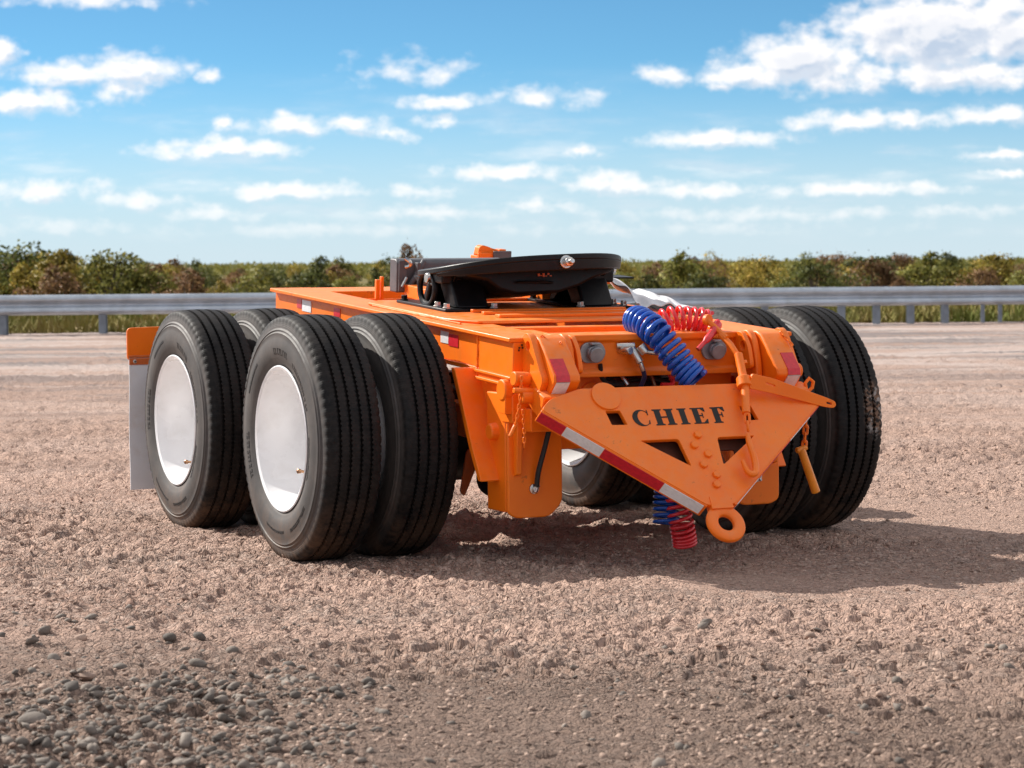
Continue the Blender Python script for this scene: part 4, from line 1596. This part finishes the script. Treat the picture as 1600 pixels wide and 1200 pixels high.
# --- axles, brake drums and air springs in the shade below
for y in (0, AX):
    b = MB()
    b.tube([(-.98, y, .515), (.98, y, .515)], .068, 24)
    b.build('axle', BLACK, DOLLY)
    for s in (-1, 1):
        b = MB()
        b.lathe([(0, .12), (0, .21), (.02, .212), (.17, .212), (.18, .19), (.18, .1)], (s * .70, y, .515), (-s, 0, 0), 32)
        b.build('brake_drum', BLACK, DOLLY, .004)
        b = MB()
        b.lathe([(0, .06), (0, .11), (.04, .135), (.09, .125), (.13, .135), (.17, .11), (.17, .06)], (s * .45, y + .20, .60), (0, 0, 1), 24)
        b.build('air_spring', BLACK, DOLLY)
b = MB()
b.lathe([(0, .03), (0, .075), (.03, .085), (.07, .085), (.10, .075), (.10, .03)], (-.485, -.22, .33), (.25, -1, 0), 24)
b.build('brake_chamber', BLACK, DOLLY, .004)
b = MB()
b.prism(rounded([(-.585, .46), (-.50, .48), (-.55, .36), (-.60, .25), (-.62, .27)], .03), 'y', -.215, -.20)
b.build('chamber_bracket', ORANGE2, DOLLY, .003)

# --- mudflaps
for s in (-1, 1):
    mf = lambda x, y, z: (s * x, y, z)
    b = MB(mf)
    b.prism(rounded([(1.385, .94), (.70, .955), (.70, .77), (1.385, .775)], .025), 'y', 2.085, 2.10)
    br = b.build('mudflap_bracket', ORANGE, DOLLY, .003)
    b = MB(mf)
    b.box(1.22, 1.38, 2.079, 2.0845, .79, .802)
    b.box(.75, 1.378, 2.078, 2.0845, .755, .788)
    b.build('clamp_strip', ORANGE2, br, .002)
    b = MB(mf)
    n = 14
    prof = [(.0, .80)] + [(.006 * math.sin(k * .6) - .0015 * k * .3, .80 - .67 * k / n) for k in range(1, n + 1)]
    vs = [(x_, 2.090 - d, z_) for d, z_ in prof for x_ in (.74, 1.378 + .0)] + [(x_, 2.084 - d, z_) for d, z_ in prof for x_ in (.74, 1.378)]
    k2 = 2 * len(prof)
    fs = []
    for k in range(len(prof) - 1):
        fs += [(2 * k, 2 * k + 1, 2 * k + 3, 2 * k + 2), (k2 + 2 * k, k2 + 2 * k + 2, k2 + 2 * k + 3, k2 + 2 * k + 1),
               (2 * k, 2 * k + 2, k2 + 2 * k + 2, k2 + 2 * k), (2 * k + 1, k2 + 2 * k + 1, k2 + 2 * k + 3, 2 * k + 3)]
    b.add(vs, fs)
    b.build('mudflap', FLAP, br, smooth=60)
    for x_ in (1.35, 1.25, 1.1, .9):
        b = MB(mf)
        b.disc((x_, 2.0775, .772), (0, -1, 0), .010, .008, 8)
        b.build('rivet', ZINC, br)
b = MB()
b.tube([(-1.30, 2.12, .88), (1.30, 2.12, .88)], .028, 16)
b.build('mudflap_bar', ORANGE, DOLLY)
b = MB(L)
for s in (-1, 1):
    b.box(*sorted((s * .62, s * .56)), 2.70, 2.95, -.25, -.173)
b.build('bar_bracket', ORANGE, DOLLY, .003)

# --- air lines
b = MB()
pth = coil([(-.02, -.69, 1.005), (-.035, -.79, .995), (-.02, -.87, .955), (.022, -.92, .88), (.062, -.955, .81), (.098, -.985, .76)], lambda t: .053 + .002 * math.sin(t * 23), 16)
b.tube(pth, .0108, 8)
b.build('blue_coiled_hose', BLUE, DOLLY, smooth=60)
b = MB()
pth = coil([(.10, -.66, .985), (.18, -.69, 1.01), (.25, -.715, 1.005), (.305, -.735, .985)], lambda t: .048 + .004 * math.sin(t * 9), 8)
b.tube(pth, .009, 8)
pth = coil([(.10, -.58, .965), (.16, -.61, .968), (.21, -.64, .968)], .032, 4)
b.tube(pth, .007, 8)
b.build('red_coiled_hose', RED, DOLLY, smooth=60)
b = MB()
b.tube(spline([(.30, -.82, .998), (.275, -.85, .975), (.22, -.875, .93), (.165, -.885, .885)], 14), [.012] * 3 + [.021] * 4 + [.016] * 4 + [.010] * 4, 10)
b.build('red_hose_handle', RED, DOLLY)
b = MB()
b.tube(coil([(.05, -.92, .32), (.045, -.92, .25), (.06, -.925, .17), (.075, -.92, .11), (.083, -.915, .072)], .046, 12), .0075, 8)
b.build('red_hanging_coil', RED, DOLLY, smooth=60)
b = MB()
b.tube(coil([(.03, -.87, .32), (.02, -.87, .25), (.015, -.875, .16)], .050, 7), .0075, 8)
b.build('blue_hanging_coil', BLUE, DOLLY, smooth=60)
b = MB()
b.tube([(-.16, -.775, .885), (-.14, -.86, .885)], .016, 12)
b.tube([(-.175, -.80, .905), (-.10, -.82, .905)], .014, 12)
b.tube([(-.12, -.83, .895), (-.09, -.85, .835)], .017, 12)
b.tube([(-.09, -.85, .905), (-.07, -.86, .875)], .020, 12)
b.tube([(-.09, -.85, .835), (-.075, -.85, .80)], .011, 12)
b.tube([(-.07, -.86, .88), (-.02, -.88, .872)], .010, 12)
gh = b.build('air_coupling', ZINC, DOLLY, .002)
b = MB()
b.tube(spline([(-.03, -.88, .872), (.03, -.93, .862), (.075, -.97, .84), (.095, -.99, .80)], 20), .005, 8)
b.build('clear_tube', FLAP, gh)
b = MB()
b.tube(spline([(-.075, -.85, .80), (-.06, -.83, .77), (-.055, -.78, .72)], 12), .010, 8)
b.build('hose', mat('dark_blue_hose', (.02, .03, .10), .4), DOLLY)
for pts, r_, m_ in (([(-.25, -.80, .83), (-.23, -.78, .77), (-.17, -.76, .745), (-.02, -.72, .74)], .010, BLACKM),
                    ([(-.20, -.70, .79), (-.10, -.66, .75), (.05, -.66, .76), (.13, -.72, .74)], .009, BLACKM),
                    ([(-.12, -.74, .78), (-.10, -.76, .74)], .009, ZINC), ([(.02, -.74, .78), (.03, -.76, .73)], .008, BRASS),
                    ([(.10, -.74, .80), (.11, -.77, .74), (.05, -.78, .735)], .010, RED)):
    b = MB()
    b.tube(spline(pts, 16), r_, 8)
    b.build('air_line', m_, DOLLY)
b = MB()
b.lathe([(0, .0), (0, .036), (.010, .036), (.012, .030)], (.185, -.765, .745), (.1, -1, .1), 24)
gc = b.build('gauge', TAPEW, DOLLY, .002)
b = MB()
b.box(.165, .205, -.783, -.779, .738, .748)
b.build('gauge_needle', INK, gc)
b = MB()
b.box(-.16, .13, -.66, -.60, .66, .76)
b.build('air_tank', BLACK, DOLLY, .02)

# --- safety latch, pin and chains on the right ear
b = MB()
b.tube([(.275, -.885, .945), (.292, -.94, .90), (.302, -.985, .85)], .014, 10)
b.tube([(.298, -.99, .865), (.281, -1.07, .735), (.240, -1.145, .628)], .018, 14)
b.build('latch_rod', ORANGE, DOLLY, .002)
b = MB()
b.tube([(.287, -1.048, .768), (.279, -1.072, .732)], .032, 18)
b.tube([(.303, -1.0, .835), (.305, -1.005, .82)], .026, 18)
b.build('latch_collar', ORANGE, DOLLY, .003)
b = MB()
b.tube(spline([(.245, -.83, 1.0), (.255, -.85, .985), (.275, -.88, .955), (.285, -.92, .93)], 10), .013, 8)
b.lathe([(-.008, .012), (-.008, .024), (.008, .024), (.008, .012)], (.245, -.83, 1.005), (.3, -1, 0), 16)
b.build('hook', ORANGE, DOLLY)
bar = lambda a, b_, d: Vector((.318, -1.082, .752)) + Vector((.385, .0, -.105)).normalized() * a + Vector((.105, 0, .385)).normalized() * b_ + Vector((0, 1, 0)) * d
plate2d([rounded([(-.02, .03), (.08, .034), (.36, .018), (.40, .013), (.41, 0), (.40, -.013), (.36, -.018), (.08, -.024), (-.02, -.03)], .01), rounded([(.36, .006), (.39, .006), (.39, -.006), (.36, -.006)], .005), rounded([(.05, .014), (.10, .012), (.10, .002), (.05, .004)], .004)],
        .016, bar, 'latch_handle', ORANGE, DOLLY)
chain_links([(.238, -1.155, .625), (.231, -1.17, .594), (.215, -1.205, .545)], .055, .006, ORANGE, DOLLY)
b = MB()
hk = spline([(.212, -1.205, .548), (.204, -1.224, .52), (.201, -1.269, .458), (.188, -1.304, .412), (.166, -1.318, .396), (.146, -1.308, .408), (.142, -1.276, .448)], 24)
b.tube(hk, [.009 + .006 * math.sin(math.pi * k / 24) for k in range(25)], 10)
b.build('chain_hook', ORANGE, DOLLY)
b = MB()
b.tube([(.64, -.99, .70), (.66, -.99, .715), (.665, -.99, .74), (.645, -.99, .755), (.625, -.99, .735), (.63, -.99, .71)], .008, 8, closed=True)
b.build('shackle', ORANGE, DOLLY)
chain_links([(.625, -1.0, .685), (.622, -1.0, .57), (.612, -1.0, .455)], .050, .0055, ORANGE, DOLLY)
b = MB()
b.tube([(.598, -1.0, .458), (.672, -1.0, .272)], [.017, .019], 14)
b.tube([(.575, -1.0, .452), (.624, -1.0, .466)], .013, 10)
b.build('safety_pin', mat('yellow_orange_grip', (.86, .26, .01), .4, 0, .2, .08, 20), DOLLY, .003)
chain_links([(-.66, -.90, .795), (-.668, -.90, .70), (-.69, -.90, .60), (-.70, -.90, .57)], .030, .0035, ORANGE, DOLLY)
chain_links([(-.655, -.90, .66), (-.648, -.895, .58), (-.645, -.89, .50)], .030, .0035, ORANGE, DOLLY)
chain_links([(-.56, -.88, .955), (-.53, -.895, .93), (-.51, -.91, .915), (-.49, -.92, .93)], .026, .003, ORANGE, DOLLY)
chain_links([(.56, -.90, .95), (.575, -.93, .92), (.585, -.96, .89)], .026, .003, ORANGE, DOLLY)
b = MB()
b.tube([(-.690, -.90, .60), (-.715, -.90, .555)], .009, 8)
b.build('latch_pin', ORANGE, DOLLY, .002)
b = MB()
b.tube([(-.61, -.905, .735), (-.70, -.905, .74)], .012, 10)
b.build('latch_pin', ORANGE, DOLLY, .002)


# ------------------------------------------------------------------ white plastic wrap lying on the right rail
def wrap_sheet():
    nx, ny = 30, 22
    vs, fs = [], []
    for i in range(nx):
        for j in range(ny):
            a, c = i / (nx - 1), j / (ny - 1)
            u = .45 + .25 * a + .04 * math.sin(3 * c)
            v = 1.40 - .44 * c - .10 * a
            w = .055 + .10 * (1 - c) ** 1.2 * (1 - a * .6) + .014 * math.sin(9 * a + 4 * c) + .012 * math.sin(13 * c - 6 * a) + .010 * math.sin(21 * a + 3)
            w = w * (1 - .45 * a)
            vs.append(L(u, v, max(.032, w)))
    for i in range(nx - 1):
        for j in range(ny - 1):
            k = i * ny + j
            fs.append((k, k + ny, k + ny + 1, k + 1))
    mb = MB()
    mb.add(vs, fs)
    o = mb.build('plastic_wrap', PLASTIC, smooth=50)
    s = o.modifiers.new('thick', 'SOLIDIFY')
    s.thickness = .003
    tag(o, 'crumpled white plastic wrap lying on the frame beside the red coiled hose', 'plastic wrap')


wrap_sheet()


# ------------------------------------------------------------------ stones
def stone_mat(name, c1, c2):
    m = bpy.data.materials.new(name)
    m.use_nodes = True
    t = NT(m.node_tree)
    b = m.node_tree.nodes['Principled BSDF']
    tc = t.n('ShaderNodeTexCoord').outputs['Object']
    n1 = t.noise(tc, 7.0, 3, .5)
    n2 = t.noise(tc, 60.0, 5, .65)
    c = t.mix(t.sm(n1, .35, .65), c1, c2)
    c = t.mix(t.m('MULTIPLY', t.sm(n2, .4, .7), .4), c, tuple(x * .6 for x in c1))
    t.put(b.inputs['Base Color'], c)
    b.inputs['Roughness'].default_value = .85
    bn = t.n('ShaderNodeBump')
    bn.inputs['Strength'].default_value = .5
    bn.inputs['Distance'].default_value = .004
    t.put(bn.inputs['Height'], n2)
    t.put(b.inputs['Normal'], bn.outputs[0])
    return m


STONE_T = stone_mat('tan_gravel', (0.32, 0.22, 0.17), (0.48, 0.34, 0.265))
STONE_G = stone_mat('grey_stone', (0.16, 0.133, 0.112), (0.27, 0.225, 0.19))
STONE_D = stone_mat('dark_stone', (0.100, 0.084, 0.072), (0.155, 0.130, 0.110))


def ico(sub):
    bm = bmesh.new()
    bmesh.ops.create_icosphere(bm, subdivisions=sub, radius=1)
    v = np.array([q.co[:] for q in bm.verts])
    f = np.array([[w.index for w in q.verts] for q in bm.faces])
    bm.free()
    return v, f


def gravel(name, N, zmin, zmax, smin, smax, material, seed, dens=None, flat=(.35, .75)):
    r = np.random.default_rng(seed)
    v, f = ico(1)
    zc = zmin * (zmax / zmin) ** r.random(N)
    xc = r.uniform(-.32, .32, N) * zc
    if dens is not None:
        k = r.random(N) < dens(xc, zc)
        xc, zc = xc[k], zc[k]
        N = len(xc)
    s = smin * (smax / smin) ** (r.random(N) ** 1.7)
    x = (xc - X0) * CP + (zc - Z0) * SP
    y = -(xc - X0) * SP + (zc - Z0) * CP
    ok = np.ones(N, bool)
    for wx in (-1.226, -.881, .881, 1.226):
        for wy in (0, 1.43):
            ok &= ~((abs(x - wx) < .15) & (abs(y - wy) < .16))
    xc, zc, s, x, y = xc[ok], zc[ok], s[ok], x[ok], y[ok]
    N = len(x)
    h = ground_h(xc, zc)
    sc_ = np.stack([s, s * r.uniform(.6, 1, N), s * r.uniform(*flat, N)], -1)
    a = r.uniform(0, 6.283, N)
    tilt = r.normal(0, .25, (N, 2))
    P = v[None] * (1 + r.normal(0, .17, (N, len(v), 1)))
    P = P * sc_[:, None, :]
    ca_, sa_ = np.cos(a)[:, None], np.sin(a)[:, None]
    px_, py_ = P[..., 0] * ca_ - P[..., 1] * sa_, P[..., 0] * sa_ + P[..., 1] * ca_
    pz = P[..., 2] + px_ * tilt[:, :1] + py_ * tilt[:, 1:]
    co = np.stack([px_ + x[:, None], py_ + y[:, None], pz + (h + sc_[:, 2] * .25)[:, None]], -1).reshape(-1, 3)
    q = (f[None] + (np.arange(N) * len(v))[:, None, None]).reshape(-1, 3)
    me = bpy.data.meshes.new(name)
    me.vertices.add(len(co))
    me.vertices.foreach_set('co', co.ravel())
    me.loops.add(q.size)
    me.loops.foreach_set('vertex_index', q.ravel().astype(np.int32))
    me.polygons.add(len(q))
    me.polygons.foreach_set('loop_start', np.arange(0, q.size, 3, dtype=np.int32))
    me.update(calc_edges=True)
    me.materials.append(material)
    o = bpy.data.objects.new(name, me)
    COL.objects.link(o)
    o['kind'] = 'stuff'
    return o


clus = lambda xc, zc: np.clip((vnoise(xc * 1.3 + 60, zc * .9 + 60, 31) - .25) * 2.2, .15, 1)
gravel('gravel', 29000, 5.8, 17, .004, .015, STONE_T, 5, clus, (.25, .6))
gravel('crushed_gravel', 15000, 5.8, 11, .007, .024, STONE_G, 6, lambda xc, zc: np.clip((8.9 - zc) / 1.8, .0, 1) * np.clip((-.30 - xc) / .5, .05, 1) * clus(xc, zc), (.3, .7))
gravel('dark_gravel', 4800, 5.8, 10.5, .008, .026, STONE_D, 8, lambda xc, zc: np.clip((8.6 - zc) / 1.8, .0, 1) * np.clip((-.35 - xc) / .5, .02, 1) * clus(xc, zc))

# the larger stones one can point to
pebbles = [
    (303, 1046, .024, STONE_G, 'smooth light grey stone, the roundest in the row left of centre foreground'),
    (447, 1038, .023, STONE_D, 'dark round stone at the right end of the foreground stone row'),
    (258, 1003, .024, STONE_D, 'dark wedge-shaped stone at the top of the foreground stone row'),
    (305, 1002, .020, STONE_D, 'small dark stone just right of the dark wedge-shaped stone'),
    (357, 1020, .021, STONE_G, 'angular grey stone between the light round and dark round stones'),
    (420, 1018, .016, STONE_D, 'small dark stone just above the dark round stone'),
    (180, 1043, .022, STONE_G, 'flat grey stone left of the roundest light grey stone'),
    (125, 1058, .025, STONE_T, 'broad tan stone half sunk in gravel at lower left'),
    (75, 1035, .021, STONE_G, 'pale grey stone near the left edge of the gravel patch'),
    (103, 1088, .024, STONE_D, 'dark domed stone below the broad tan stone at lower left'),
    (42, 1132, .032, STONE_G, 'largest grey stone, nearest the lower left corner'),
    (62, 988, .022, STONE_G, 'grey stone at the upper left of the gravel patch'),
    (118, 1005, .020, STONE_T, 'tan rounded stone just right of the upper left grey stone'),
    (1102, 975, .019, STONE_G, 'rounded grey stone alone in front of the dolly shadow'),
    (1055, 980, .024, STONE_T, 'flat tan stone left of the lone rounded grey stone'),
    (1265, 992, .020, STONE_T, 'pale tan stone right of the lone rounded grey stone'),
]
iv, if_ = ico(2)
for i, (px, py, s, m_, lab) in enumerate(pebbles):
    hor = 407.6 - (px - 800) * .0076
    zc = CAM_H * F_PX / (py + 8 - hor)
    xc = at(px, zc)
    r = np.random.default_rng(50 + i)
    d = iv * (1 + .10 * np.sin(iv @ r.normal(size=(3, 1)) * 2.6 + r.random()) + .06 * np.sin(iv @ r.normal(size=(3, 1)) * 5)) * np.array([s * r.uniform(1, 1.35), s, s * r.uniform(.6, .85)])
    me = bpy.data.meshes.new('stone')
    me.from_pydata([tuple(q) for q in d], [], [tuple(int(k) for k in q) for q in if_])
    o = link('stone', me, m_, None, 0, 60)
    h = float(ground_h(np.array([xc]), np.array([zc]))[0])
    o.location = g(xc, zc, h + s * .28)
    o.rotation_euler = (r.normal(0, .2), r.normal(0, .2), r.uniform(0, 6))
    tag(o, lab, 'stone', 'larger stones lying in the gravel')
